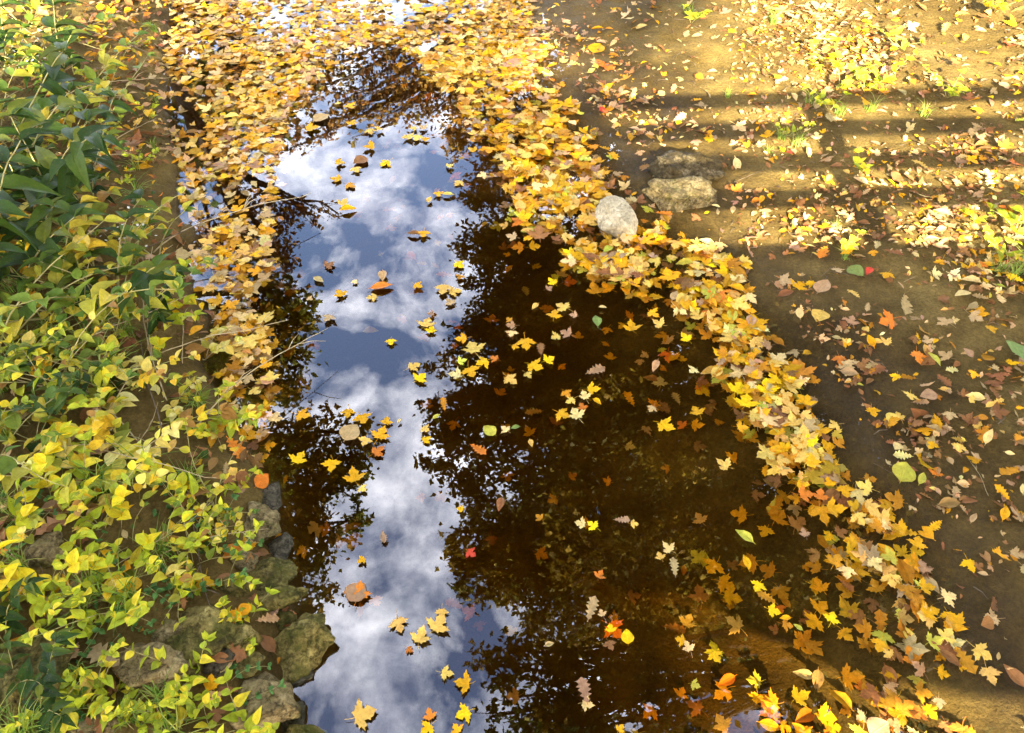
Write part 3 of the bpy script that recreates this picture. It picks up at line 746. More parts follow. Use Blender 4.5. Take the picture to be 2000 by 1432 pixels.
# px, py, width px, height px, thickness ratio, turn in degrees, material, label, name
ROCKS = [
 (1213, 428, 98, 62, .62, -46, 'rock_cream', 'cream pointed limestone rock standing in shallow water by the right shore', 'rock'),
 (1332, 328, 134, 96, .62, 14, 'rock_mud', 'upper mud topped boulder of the stacked pair on right shore', 'boulder'),
 (1330, 378, 124, 62, .44, 5, 'rock_tan', 'lower tan slab of the stacked boulder pair on right shore', 'boulder'),
 (505, 1012, 64, 76, .60, 20, 'rock_tan', 'tan angular upright stone at the left waterline', 'rock'),
 (528, 965, 44, 58, .35, 10, 'rock_dark', 'dark wet flat stone half under water behind the tan angular stone', 'rock'),
 (545, 1058, 42, 60, .35, 0, 'rock_dark', 'dark wet slab at the left waterline below the tan angular stone', 'rock'),
 (525, 1118, 84, 66, .50, 15, 'rock_olive', 'mossy stone at left waterline above the layered slab', 'rock'),
 (535, 1172, 104, 42, .40, 14, 'rock_olive', 'long layered slab above the big square olive rock', 'rock'),
 (580, 1248, 112, 104, .62, 8, 'rock_olive', 'big square olive rock jutting into the mirrored sky', 'boulder'),
 (388, 1228, 92, 100, .60, -30, 'rock_olive', 'mossy dark boulder left of the striped stone', 'boulder'),
 (458, 1234, 78, 82, .52, 20, 'rock_olive', 'striped olive stone between two mossy boulders', 'rock'),
 (268, 1282, 162, 82, .38, -8, 'rock_tan', 'wide flat grey stone with fallen leaves on top', 'boulder'),
 (522, 1356, 118, 112, .58, 30, 'rock_tan', 'rounded lichen spotted boulder below the square olive rock', 'boulder'),
 (92, 1068, 76, 62, .55, 0, 'rock_tan', 'tan rounded stone among plants at the far left', 'rock'),
 (142, 1150, 66, 96, .50, -25, 'rock_tan', 'tall tilted grey stone behind yellow leaves at lower left', 'rock'),
 (178, 1424, 86, 54, .55, 0, 'rock_tan', 'tan stone cut by the bottom edge at lower left', 'rock'),
 (598, 1428, 80, 44, .50, 0, 'rock_olive', 'olive stone cut by the bottom edge at the waterline', 'rock'),
 (48, 1290, 150, 150, .45, 10, 'rock_olive', 'large moss covered mound of stone at the lower left edge', 'boulder'),
 (372, 1308, 54, 44, .50, 0, 'rock_olive', 'small yellow green stone right of the wide flat stone', 'rock'),
 (214, 1162, 40, 26, .45, 20, 'rock_tan', 'small pale grey pebble beside the tilted grey stone', 'rock'),
 (560, 1205, 70, 40, .5, -20, 'rock_olive', 'narrow olive stone wedged above the square olive rock', 'rock'),
 (430, 1290, 64, 46, .5, 30, 'rock_dark', 'dark stone in the gap below the striped stone', 'rock'),
 (478, 1290, 56, 44, .5, -10, 'rock_olive', 'small mossy stone above the lichen spotted boulder', 'rock'),
 (330, 1225, 56, 50, .5, 10, 'rock_tan', 'small tan stone left of the mossy dark boulder', 'rock'),
 (455, 1140, 60, 46, .5, 25, 'rock_olive', 'half hidden mossy stone left of the waterline slab', 'rock'),
 (470, 1085, 50, 44, .5, 0, 'rock_tan', 'half hidden tan stone below the angular upright stone', 'rock'),
 (585, 1312, 46, 40, .5, 0, 'rock_dark', 'dark wet stone wedged under the square olive rock', 'rock'),
 (575, 1395, 46, 60, .5, 20, 'rock_dark', 'dark wet stone between waterline and the lichen spotted boulder', 'rock'),
]
rock_obs = []
for i, (qx, qy, w, h, th, rz, mat, lab, nm) in enumerate(ROCKS):
    x, y, z = [float(a) for a in on_terrain(qx, qy + h * .18)]
    f = y * cp - (z - CAM_H) * sp
    dep = math.atan2(CAM_H - z, y)
    a = w * f / FPX / 2; hh = h * f / FPX / 2
    sz = a * th
    sy = max(.35 * a, (hh - .45 * sz * math.cos(dep)) / math.sin(dep))
    me = rock_mesh(500 + i * 7, (a * (1.22 if i < 3 else 1.36), sy * (1.2 if i < 3 else 1.34), sz * 1.25), facets=9 if i > 2 else 12, rough=(.10, .26, .22)[i] if i < 3 else .20)
    me.materials.append(M[mat])
    ob = link(nm, me); ob.location = (x, y, z + sz * (.25 if 'flat' not in lab else .05)); ob.rotation_euler = (.08 * math.sin(i), .1 * math.cos(i * 2), math.radians(rz))
    tag(ob, lab, 'rock', 'rocks along the stream edge')
    rock_obs.append((ob, qx, qy, lab))

# ------------------------------------------------------------------ plants: prototypes (Empty > stem, foliage), then copies
LANCE = [lance_t(400 + i, .26 + .03 * (i % 3), .15 + .12 * (i % 4)) for i in range(6)]
BROAD = [lance_t(420 + i, .25, .45 + .1 * i) for i in range(4)]
ROUND = [blade_template([.04, .26, .36, .38, .32, .20, .01], fold=.22, wave=.012, seed=440 + i, droop=.1 + .1 * i) for i in range(4)]
def basis_R(d, up=(0, 0, 1), roll=0.0):
    d = np.asarray(d, float); d /= np.linalg.norm(d) + 1e-9
    s = np.cross(d, up); s /= np.linalg.norm(s) + 1e-9
    n = np.cross(s, d)
    s2 = s * math.cos(roll) + n * math.sin(roll); n2 = np.cross(s2, d)
    return np.stack([s2, d, n2], 1)
GREENS = {'lime': ((0.494, 0.513, 0.027), (0.362, 0.432, 0.022), (0.692, 0.567, 0.033), (0.281, 0.338, 0.022)),
          'yellow': ((0.644, 0.483, 0.023), (0.46, 0.414, 0.029), (0.667, 0.414, 0.017), (0.322, 0.333, 0.029), (0.713, 0.552, 0.103), (0.345, 0.184, 0.034), (0.196, 0.23, 0.023)),
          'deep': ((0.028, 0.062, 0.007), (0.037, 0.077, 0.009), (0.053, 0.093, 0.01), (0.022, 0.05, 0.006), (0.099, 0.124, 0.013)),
          'mid': ((0.138, 0.207, 0.023), (0.207, 0.276, 0.029), (0.092, 0.161, 0.021), (0.345, 0.322, 0.029), (0.483, 0.38, 0.029)),
          'bright': ((0.713, 0.575, 0.017), (0.621, 0.575, 0.023), (0.46, 0.517, 0.023), (0.759, 0.552, 0.014), (0.552, 0.552, 0.023)),
          'cream': ((.72, .62, .16), (.74, .56, .10), (.66, .60, .20), (.62, .56, .08))}
def plant_proto(name, seed, n_stem, length, arch, step, lsize, templ, pal, opposite=True, stem_r=.003, lean=.5, up0=.7, smat='stem', jitter=.4, flower=False):
    r = np.random.default_rng(seed)
    b = MB(); P = []; R = []; S = []; Cc = []; W = []
    for q in range(n_stem):
        az = 2 * PI * (q + r.random() * .8) / n_stem
        ln = length * r.uniform(.65, 1.2)
        d = np.array([math.cos(az) * lean, math.sin(az) * lean, up0]) + r.normal(0, .12, 3); d /= np.linalg.norm(d)
        p = np.zeros(3); pts = [p.copy()]; nn = max(4, int(ln / .04))
        for i in range(nn):
            d = d + np.array([r.normal(0, .08), r.normal(0, .08), -arch * (1.0 / nn)]); d /= np.linalg.norm(d)
            p = p + d * ln / nn; p[2] = max(p[2], .015); pts.append(p.copy())
        pts = np.array(pts)
        b.tube(pts, np.linspace(stem_r, stem_r * .45, len(pts)), 5)
        acc = step * (1.5 if ln > .2 else .6); dist = np.r_[0, np.cumsum(np.linalg.norm(np.diff(pts, axis=0), axis=1))]
        k = 0
        while acc < dist[-1]:
            i = min(np.searchsorted(dist, acc), len(pts) - 1)
            t = pts[i] - pts[i - 1]; t /= np.linalg.norm(t) + 1e-9
            side = np.cross(t, [0, 0, 1]); side /= np.linalg.norm(side) + 1e-9
            upv = np.cross(side, t)
            sides = (1, -1) if opposite else ((1,) if k % 2 else (-1,))
            for sg in sides:
                dd = side * sg * .8 + t * .55 + upv * r.normal(.0 + .1, .3) + r.normal(0, jitter * .3, 3)
                grow = lsize * r.uniform(.6, 1.2) * (1.05 - .45 * acc / dist[-1])
                P.append(pts[i]); R.append(basis_R(dd, (0, 0, 1), r.normal(0, jitter))); S.append(grow)
                c = np.array(pal[r.integers(len(pal))]) * np.exp(r.normal(0, .15)); Cc.append(c); W.append(r.integers(len(templ)))
            acc += step * r.uniform(.75, 1.3); k += 1
        for q2 in range(2):                                   # top pair
            a2 = r.uniform(0, 2 * PI)
            P.append(pts[-1]); R.append(basis_R(np.array([math.cos(a2), math.sin(a2), .3]) + (pts[-1] - pts[-2]) / .05 * .3)); S.append(lsize * .6)
            Cc.append(np.array(pal[r.integers(len(pal))])); W.append(r.integers(len(templ)))
    root = empty(name, (0, 0, 0))
    link('stem', b.mesh('stem'), M[smat], root)
    V, F, C, U = assemble(templ, np.array(W), np.array(P), np.array(R), np.array(S), np.clip(np.array(Cc), .004, .8))
    link('foliage', make_mesh('foliage', V, F, C, U), M['green'], root)
    return root
def tuft_proto(name, seed, n, length, pal):
    r = np.random.default_rng(seed); V = []; F = []; C = []
    for q in range(n):
        az = r.uniform(0, 2 * PI); ln = length * r.uniform(.5, 1.2); w = .0032
        d = np.array([math.cos(az), math.sin(az)]) * r.uniform(.2, 1.0); s = np.array([-math.sin(az), math.cos(az), 0]) * w
        c = np.array(pal[r.integers(len(pal))]) * np.exp(r.normal(0, .15)); o = len(V)
        b0 = np.array([r.normal(0, .015), r.normal(0, .015), 0])
        for i, t in enumerate(np.linspace(0, 1, 6)):
            p = b0 + np.array([d[0] * ln * t * t * .8, d[1] * ln * t * t * .8, ln * (t - .55 * t * t)])
            ww = 1 - t * .92
            V += [p - s * ww, p + s * ww]; C += [c, c]
            if i: F.append((o + 2 * i - 2, o + 2 * i - 1, o + 2 * i + 1)); F.append((o + 2 * i - 2, o + 2 * i + 1, o + 2 * i))
    me = make_mesh('grass_tuft', V, F, np.array(C), np.zeros((len(V), 2)) + .5); me.materials.append(M['green'])
    return link(name, me)
def dry_stem_proto(seed, length, mat):
    r = np.random.default_rng(seed); b = MB()
    p = np.zeros(3); d = np.array([1, 0, .35]); pts = [p.copy()]
    for i in range(14):
        d = d + np.array([0, r.normal(0, .07), -.05 + r.normal(0, .05)]); d /= np.linalg.norm(d); p = p + d * length / 14; p[2] = max(p[2], .02); pts.append(p.copy())
    pts = np.array(pts)
    b.tube(pts, np.linspace(.0032, .0013, len(pts)), 5)
    for q in range(3):
        i = r.integers(5, 12); e = pts[i] + np.array([.1, r.normal(0, .08), .05]) * length * .9
        b.tube(np.array([pts[i], (pts[i] + e) / 2 + [0, 0, .01], e]), [.0022, .0016, .0009], 4)
    me = b.mesh('dry_stem'); me.materials.append(M[mat])
    return link('dry_stem', me)

protos = {}
protos['lime'] = [plant_proto('lime_seedling', 600 + i, 2 + i % 3, .16 + .04 * (i % 3), .6, .035, .052, ROUND[:2] + LANCE[:3], GREENS['lime'], stem_r=.0018, lean=.45, jitter=.6) for i in range(5)]
protos['yellow'] = [plant_proto('yellowing_shrub', 620 + i, 3 + i % 3, .36 + .08 * (i % 3), .9, .085, .075 + .018 * (i % 4), ROUND + LANCE[:2], GREENS['yellow'], opposite=bool(i % 2), lean=.7, up0=.75) for i in range(6)]
protos['mid'] = [plant_proto('green_shrub', 640 + i, 3 + i % 3, .36 + .08 * (i % 3), .9, .07, .07 + .014 * (i % 3), LANCE + ROUND[:2], GREENS['mid'], opposite=bool((i + 1) % 2), lean=.7, up0=.75) for i in range(5)]
protos['sapling'] = [plant_proto('yellow_leaved_sapling', 800 + i, 1 + i % 2, .20 + .05 * (i % 3), .55, .085, .125, LANCE[:3] + ROUND, GREENS['bright'], stem_r=.0022, lean=.5, up0=.9, jitter=.6) for i in range(5)]
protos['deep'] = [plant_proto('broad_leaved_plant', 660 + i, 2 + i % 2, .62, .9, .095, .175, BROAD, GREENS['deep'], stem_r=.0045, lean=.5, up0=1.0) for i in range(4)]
protos['cream'] = [plant_proto('pale_leaved_shrub', 680 + i, 3, .36, .8, .05, .085, ROUND + LANCE[:2], GREENS['cream'], lean=.7, up0=.8, smat='straw') for i in range(2)]
protos['vetch'] = [plant_proto('vetch_plant', 690 + i, 3, .17, .8, .016, .022, ROUND, ((.08, .18, .04), (.10, .22, .05)), stem_r=.0012, lean=.8, up0=.5) for i in range(2)]
protos['aster'] = [plant_proto('white_aster', 695 + i, 4, .40, .5, .05, .06, LANCE, GREENS['mid'], stem_r=.002, lean=.45, up0=1.0) for i in range(1)]
for a in protos['aster']:
    r = np.random.default_rng(5); b = MB()
    pts = [np.array([math.cos(t) * rr, math.sin(t) * rr, .3 * rr]) * .010 for t, rr in zip(np.linspace(0, 2 * PI, 25)[:-1], [1, 1, .4] * 8)]
    b.add([np.zeros(3)] + pts, [(0, 1 + i, 1 + (i + 1) % 24) for i in range(24)])
    fm = b.mesh('flower')
    for q in range(30):
        f = link('flower', fm, M['petal'], a); f.location = (r.normal(0, .09), r.normal(0, .09), .30 + r.normal(0, .05)); f.rotation_euler = (r.normal(0, .5), r.normal(0, .5), r.uniform(0, 6))
protos['tuft'] = [tuft_proto('grass_tuft', 700 + i, 34, .22, ((.14, .26, .03), (.22, .32, .04), (.34, .36, .07))) for i in range(4)]
protos['stem'] = [dry_stem_proto(720 + i, .75, 'straw' if i % 3 else 'twig') for i in range(6)]
PK = {'lime': ('lime green seedling', 'seedling', 'lime seedlings on the banks'),
      'yellow': ('yellowing oval leaved shrub', 'shrub', 'yellowing shrubs on the left bank'),
      'mid': ('leafy green shrub', 'shrub', 'green shrubs on the left bank'),
      'sapling': ('bright yellow leaved sapling', 'sapling', 'yellow saplings on the left bank'),
      'deep': ('big drooping dark green plant', 'plant', 'broad leaved plants on the left bank'),
      'cream': ('pale yellow leaved shrub', 'shrub', 'pale shrubs on the left bank'),
      'vetch': ('vetch with paired leaflets', 'plant', 'vetches on the left bank'),
      'aster': ('white flowering aster', 'flower', 'asters on the left bank'),
      'tuft': ('green grass tuft', 'grass tuft', 'grass tufts on the banks'),
      'stem': ('thin dry arching stem', 'stem', 'dry stems over the left bank')}
used = set(); plants = []
def put(kind, qx, qy, scale=1.0, rz=None):
    x, y, z = [float(a) for a in on_terrain(qx, qy)]
    pr = protos[kind][_r.integers(len(protos[kind]))]
    if pr.name in used: o = copy_tree(pr)
    else: o = pr; used.add(pr.name)
    o.location = (x, y, z - .01); o.rotation_euler = (0, 0, _r.uniform(0, 2 * PI) if rz is None else rz)
    s = scale * _r.uniform(.85, 1.15); o.scale = (s, s, s)
    plants.append([o, kind, qx, qy, None])
    return o
def put_many(kind, poly, n, lo=.8, hi=1.2, mind=20):
    p = np.array(poly, float); got = 0; tries = 0; mine = []
    while got < n and tries < 8000:
        tries += 1
        qx = _r.uniform(p[:, 0].min(), p[:, 0].max()); qy = _r.uniform(p[:, 1].min(), p[:, 1].max())
        if not in_poly(np.array(qx), np.array(qy), poly): continue
        if any((qx - a) ** 2 + (qy - b_) ** 2 < mind ** 2 for a, b_ in mine): continue
        if any(((qx - r_[0]) / r_[2]) ** 2 + ((qy - r_[1]) / r_[3]) ** 2 < .36 for r_ in ROCKS): continue
        mine.append((qx, qy)); put(kind, qx, qy, _r.uniform(lo, hi)); got += 1
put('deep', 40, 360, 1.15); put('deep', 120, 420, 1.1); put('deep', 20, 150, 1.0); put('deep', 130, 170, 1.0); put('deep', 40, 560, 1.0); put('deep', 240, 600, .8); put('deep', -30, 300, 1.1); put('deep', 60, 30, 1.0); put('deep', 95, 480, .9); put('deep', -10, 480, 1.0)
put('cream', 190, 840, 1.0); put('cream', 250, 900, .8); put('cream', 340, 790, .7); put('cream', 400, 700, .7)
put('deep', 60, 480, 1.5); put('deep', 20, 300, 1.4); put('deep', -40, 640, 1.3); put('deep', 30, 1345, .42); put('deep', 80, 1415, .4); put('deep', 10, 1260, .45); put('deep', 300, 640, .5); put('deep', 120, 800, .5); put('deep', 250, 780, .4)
for q in ((85, 905), (215, 1110), (275, 1085), (340, 925), (395, 1095), (100, 985), (345, 1165), (30, 1040), (110, 1150), (195, 790), (390, 985), (60, 830), (20, 930), (235, 1040), (300, 700), (130, 690), (350, 600), (45, 1160)):
    put('sapling', *q, _r.uniform(.55, .85))
put('aster', 270, 520, .8); put('aster', 100, 190, .9)
LB_UP = [(-60, 30), (170, 60), (225, 250), (300, 420), (330, 560), (380, 720), (-60, 720)]
LB_MID = [(-60, 600), (380, 640), (430, 800), (450, 960), (-60, 960)]
LB_LOW = [(-60, 940), (440, 930), (470, 1150), (430, 1180), (300, 1220), (-60, 1200)]
LB_BOT = [(-20, 1180), (480, 1180), (460, 1440), (-20, 1440)]
put_many('yellow', LB_UP, 11, .9, 1.4, 56); put_many('mid', LB_UP, 16, .9, 1.5, 48); put_many('deep', [(-60, 30), (150, 60), (200, 250), (230, 560), (-60, 620)], 2, .7, 1.0, 60)
put_many('yellow', LB_MID, 5, .6, 1.0, 60); put_many('mid', LB_MID, 6, .6, .95, 44); put_many('lime', LB_MID, 6, .8, 1.4, 34)
put_many('yellow', LB_LOW, 5, .45, .7, 70); put_many('lime', LB_LOW, 9, .7, 1.2, 44); put_many('mid', LB_LOW, 4, .5, .7, 50)
put_many('lime', [(190, 1330), (480, 1420), (460, 1440), (180, 1440)], 8, .7, 1.1, 30); put_many('lime', [(-20, 1150), (190, 1180), (160, 1440), (-20, 1440)], 7, .7, 1.1, 34)
put_many('vetch', LB_BOT, 7, .8, 1.2, 40); put_many('vetch', LB_LOW, 10, .8, 1.2, 40)
put_many('tuft', LB_LOW, 9, .7, 1.1, 40); put_many('tuft', LB_BOT, 7, .6, 1.0, 40); put_many('tuft', LB_UP, 14, .8, 1.4, 40); put_many('tuft', LB_MID, 10, .8, 1.3, 40)
put_many('tuft', [(-20, 1400), (90, 1400), (90, 1450), (-20, 1450)], 3, .7, 1.0, 18)
put_many('stem', LB_UP, 22, .8, 1.3, 40); put_many('stem', LB_MID, 20, .8, 1.2, 40); put_many('stem', [(-60, 940), (300, 930), (320, 1150), (-60, 1200)], 10, .4, .7, 40)
for q in ((470, 955), (430, 1010), (445, 1130), (490, 1205), (480, 1240), (380, 1320)): put('lime', *q, .9)
# right bank greenery
for (a, b_, s) in ((1590, 135, 1.2), (1640, 170, 1.3), (1690, 180, 1.2), (1620, 215, 1.1), (1720, 160, 1.1), (1850, 190, 1.1), (1680, 340, 1.4), (1750, 95, 1.3), (1350, 45, 1.3), (1660, 490, 1.1), (1985, 450, 1.5), (1960, 505, 1.1), (1905, 435, .9), (1940, 25, 1.5), (1540, 265, .9)):
    put('lime', a, b_, s)
for (a, b_, s) in ((1345, 30, .9), (1510, 45, .9), (1420, 190, .6), (1525, 270, .8), (1555, 285, .8), (1500, 300, .6), (1580, 205, .8), (1700, 215, .8), (1640, 225, .8), (1650, 505, .6), (1950, 530, .9), (1975, 545, .9), (1990, 530, .9), (1630, 445, .5), (1800, 225, .7)):
    put('tuft', a, b_, s)
for q in ((1500, 640), (1900, 820), (1750, 560), (1940, 980), (1700, 900), (1400, 120), (1850, 60), (1200, 90)):
    put('stem', *q, .32)
for q in ((215, 40), (200, 150), (300, 60), (235, 235), (300, 290), (265, 330), (305, 200)):
    put('tuft', *q, .6); put('lime', q[0] - 12, q[1] + 30, .8)
for kind, lst in protos.items():                 # prototypes that were never placed
    for pr in lst:
        if pr.name not in used:
            for c in list(pr.children): bpy.data.objects.remove(c)
            bpy.data.objects.remove(pr)

# ground cover on the left bank: low leaves nobody could count
x, y = scatter_world(9000, -5.0, -.4, .5, 8.5); hb = H(x, y); dl = xl(y) - x; px, py, _ = to_pix(x, y, hb)
k = (dl > .10) & (rng.random(len(x)) < np.clip(.10 + 1.5 * fbm(px, py, 1 / 80., 95, 3) - .26 * sstep(900, 1200, py), 0, 1)) & (px > -250)
k &= ~((px > 190) & (px < 330) & (py < 300))
for r_ in ROCKS: k &= ~((((px - r_[0]) / r_[2]) ** 2 + ((py - r_[1]) / r_[3]) ** 2) < .3)
x, y, hb = x[k], y[k], hb[k]; n = len(x)
cc = np.array(GREENS['mid'] + GREENS['deep'] + GREENS['deep'] + GREENS['lime'][:2] + GREENS['yellow'][1:4])
C = cc[rng.integers(len(cc), size=n)] * np.exp(rng.normal(0, .2, (n, 1)))
V = assemble(LANCE + ROUND, rng.integers(len(LANCE + ROUND), size=n), np.stack([x, y, hb + .01 + .11 * rng.random(n) ** 1.5], -1), rot_arrays(rng.uniform(0, 2 * PI, n), rng.normal(.15, .6, n), rng.normal(0, .5, n)), rng.lognormal(math.log(.038), .45, n), np.clip(C, .004, .8))
tag(link('ground_cover', make_mesh('ground_cover', *V), M['green']), 'low green and yellow ground cover carpeting the left bank', 'ground cover', kind='stuff')

# ------------------------------------------------------------------ labels by what a leaf or plant lies nearest to
LAND = [(r_[1], r_[2], p) for r_, p in zip([(0, a[0], a[1]) for a in ROCKS], [
    'the cream pointed rock', 'the upper stacked boulder', 'the lower tan slab', 'the tan angular stone', None, None, 'the waterline mossy stone', 'the long layered slab', 'the square olive rock', 'the mossy dark boulder', 'the striped olive stone', 'the wide flat stone', 'the lichen spotted boulder', 'the tan rounded stone', 'the tilted grey stone', 'the bottom tan stone', None, 'the moss covered mound'] + [None] * 12) if p]
LEAFMARK = [(918, 1083, 'the red maple leaf'), (1165, 630, 'the green oval leaf'), (955, 845, 'the yellow green heart leaf'), (1164, 728, 'the pinkish oak leaf'), (1692, 541, 'the red oval leaf'),
            (1191, 537, 'the brown oak leaf'), (641, 522, 'the brown maple leaf'), (1762, 925, 'the heart leaf on mud'), (1984, 698, 'the large round green leaf')]
STRIPES = [(1640, 400, 'the railing post shadow'), (1990, 10, 'the top right corner'), (1000, 5, 'the top edge midpoint'), (5, 5, 'the top left corner'), (1990, 1425, 'the bottom right corner'), (5, 716, 'the left edge midpoint'), (1992, 716, 'the right edge midpoint')]
RANK = ['nearest', 'second nearest', 'third nearest', 'fourth nearest', 'fifth nearest', 'sixth nearest', 'seventh nearest', 'eighth nearest']
def label_all(items, fmt, marks):
    """items: (object, px, py, class); the label ranks an item among its class by distance to a landmark"""
    cls = {}
    for it in items: cls.setdefault(it[3], []).append(it)
    for c, lst in cls.items():
        best = {}
        for mi, (mx, my, ph) in enumerate(marks):
            o = sorted(range(len(lst)), key=lambda q: (lst[q][1] - mx) ** 2 + (lst[q][2] - my) ** 2)
            for rank, q in enumerate(o[:8]):
                d = math.hypot(lst[q][1] - mx, lst[q][2] - my)
                sc_ = rank + d / 400
                if q not in best or sc_ < best[q][0]: best[q] = (sc_, RANK[rank], ph)
        left = [q for q in range(len(lst)) if q not in best]
        for q, (s_, rk, ph) in best.items(): lst[q][0]['label'] = fmt(lst[q], rk + ' to ' + ph)
        for q in left: lst[q][0]['label'] = fmt(lst[q], None)
SHAPE = {m_: 'maple', o_: 'oval', k_: 'oak', h_: 'heart'}
ZS = {'lying in the crowded leaf raft': 'in the leaf raft', 'lying in the golden drift': 'in the golden drift', 'floating on the mirrored sky': 'on the mirrored sky', 'floating on dark water': 'on dark water', 'lying on the right mud bank': 'on the right bank', 'lying on the left bank': 'on the left bank'}
items = []
for (ob, qx, qy, shape, colour, zone) in leaves:
    ob['category'] = 'leaf'
    ob['group'] = {'m': 'fallen maple leaves', 'o': 'fallen oval and oak leaves', 'h': 'fallen heart shaped leaves'}[shape[0]]
    items.append((ob, qx, qy, (colour, shape, ZS[zone])))
label_all(items, lambda it, near: f"{it[3][0]} {SHAPE[it[3][1]]} leaf {it[3][2]}" + (f", {near}" if near else ' among many alike'), LAND + LEAFMARK + STRIPES)
pit = []
for o, kind, qx, qy, _l in plants:
    o['category'] = PK[kind][1]; o['group'] = PK[kind][2]
    pit.append((o, qx, qy, (kind, 'right bank' if qx > 900 else 'left bank')))
label_all(pit, lambda it, near: f"{PK[it[3][0]][0]} on the {it[3][1]}" + (f", {near}" if near else ' among many alike'), LAND + STRIPES + LEAFMARK[4:5])

# ------------------------------------------------------------------ trees over the stream (seen mirrored in the water)
def mirror(px_, py_, D):
    d = ray(px_, py_); d = d / np.linalg.norm(d); d[2] = -d[2]
    return np.array([0, 0, -CAM_H]) + d * D
KITE = [(np.array([(0, 0, 0), (.30, .42, .05), (0, 1, 0), (-.30, .42, .05)]), np.array([(0, 1, 2), (0, 2, 3)]), np.zeros((4, 2)) + .5),
        (np.array([(0, 0, 0), (.42, .30, .06), (.16, .55, 0), (0, 1, -.05), (-.16, .55, 0), (-.42, .30, .06)]), np.array([(0, 1, 2), (0, 2, 4), (2, 3, 4), (0, 4, 5)]), np.zeros((6, 2)) + .5)]
def tree(name, base, top, clumps, leaf, pal, label, cover=3.0, r0=.22, seed=0, cat='tree', group='trees around the stream', tips=4):
    """clumps: list of (centre xyz, radius)"""
    r = np.random.default_rng(seed)
    base = np.array(base, float); top = np.array(top, float)
    root = empty(name, tuple(base)); b = MB()
    t = np.linspace(0, 1, 9)[:, None]
    tr_ = base + (top - base) * t + np.concatenate([r.normal(0, .12, (9, 2)), np.zeros((9, 1))], 1) * t
    tr_[:, 2] = base[2] - .2 + (top[2] - base[2] + .2) * t[:, 0]
    b.tube(tr_ - base, np.linspace(r0, r0 * .3, 9), 9)
    P = []; S = []; Cc = []
    for (c, rad) in clumps:
        c = np.array(c, float)
        k = int(np.clip((c[2] - rad * .6 - tr_[0, 2]) / (tr_[-1, 2] - tr_[0, 2]) * 8 * .8, 2, 8)); s0 = tr_[k]
        mid = (s0 + c) / 2 + np.array([0, 0, .12 * np.linalg.norm(c - s0)]) + r.normal(0, .15, 3)
        ln = np.linalg.norm(c - s0)
        tt = np.linspace(0, 1, 7)[:, None]
        limb = (1 - tt) ** 2 * s0 + 2 * tt * (1 - tt) * mid + tt ** 2 * c
        limb[1:-1] += r.normal(0, .03 * ln, (5, 3)) * .5
        b.tube(limb - base, np.linspace(min(r0 * .5, .02 + .018 * ln), .012, 7), 6)
        # twigs with leaves strung along them
        nt_ = int(max(5, 16 * rad * rad + 6)); per = max(1, cover * PI * rad * rad / (.30 * leaf * leaf) / nt_)
        for q in range(nt_):
            dirn = r.normal(size=3); dirn[2] *= .75; dirn /= np.linalg.norm(dirn)
            e = c + dirn * rad * r.uniform(.55, 1.12); st = limb[r.integers(tips, 7)]
            m2 = (st + e) / 2 + r.normal(0, .10 * rad, 3)
            tw = np.array([st, m2, e])
            b.tube(tw - base, [.011, .007, .003], 4)
            nl = max(2, int(per * r.uniform(.6, 1.4)))
            u = r.beta(2.2, 1.3, nl)[:, None]
            pp = (1 - u) ** 2 * st + 2 * u * (1 - u) * m2 + u ** 2 * e + r.normal(0, .13 * rad ** .5, (nl, 3))
            P.append(pp); S.append(leaf * r.uniform(.6, 1.25, nl))
            base_c = np.array(pal[r.integers(len(pal))])
            Cc.append(np.clip(base_c * np.exp(r.normal(0, .18, (nl, 1))) * np.exp(r.normal(0, .06, (nl, 3))), .004, .7))
    P = np.concatenate(P) - base; S = np.concatenate(S); Cc = np.concatenate(Cc); n = len(P)
    link('trunk', b.mesh('trunk'), M['bark'], root)
    V = assemble(KITE, r.integers(2, size=n), P, rot_arrays(r.uniform(0, 2 * PI, n), r.normal(0, .7, n), r.normal(0, .7, n)), S, Cc)
    link('crown', make_mesh('crown', *V, smooth=False), M['crown'], root)
    tag(root, label, cat, group)
    return root
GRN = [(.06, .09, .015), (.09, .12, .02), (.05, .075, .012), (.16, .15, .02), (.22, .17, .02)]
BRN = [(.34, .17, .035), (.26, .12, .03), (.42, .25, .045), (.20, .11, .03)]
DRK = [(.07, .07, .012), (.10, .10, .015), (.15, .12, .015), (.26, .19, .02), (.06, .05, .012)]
def clumps_of(lst): return [(mirror(a, b_, D), r_ * D / FPX) for (a, b_, D, r_) in lst]
# right bank: the big dark canopy that overhangs the stream
def fill(poly, n, D0, D1, r0, r1, seed, mind=60):
    r = np.random.default_rng(seed); p = np.array(poly, float); out = []
    t = 0
    while len(out) < n and t < 5000:
        t += 1
        a = r.uniform(p[:, 0].min(), p[:, 0].max()); b_ = r.uniform(p[:, 1].min(), p[:, 1].max())
        if not in_poly(np.array(a), np.array(b_), poly): continue
        if any((a - o[0]) ** 2 + (b_ - o[1]) ** 2 < mind ** 2 for o in out): continue
        out.append((a, b_, r.uniform(D0, D1), r.uniform(r0, r1)))
    return out
EDGE1 = [(935, 400, 14, 34), (945, 470, 14, 60), (900, 490, 13.6, 26), (955, 560, 13.5, 66), (890, 690, 13, 52), (850, 720, 13, 24), (895, 800, 12.6, 70), (835, 800, 12.4, 30), (880, 880, 12.2, 56), (830, 905, 12, 22), (930, 960, 12, 66), (935, 640, 13, 60), (990, 500, 13.6, 80), (1000, 620, 13, 90), (980, 740, 12.6, 90), (990, 860, 12.2, 90), (905, 560, 13.3, 26)]
c1 = clumps_of(EDGE1 + fill([(1000, 400), (1250, 380), (1600, 500), (1900, 700), (2000, 1000), (1700, 1000), (1040, 1000)], 34, 11.5, 14.5, 100, 150, 31, 95))
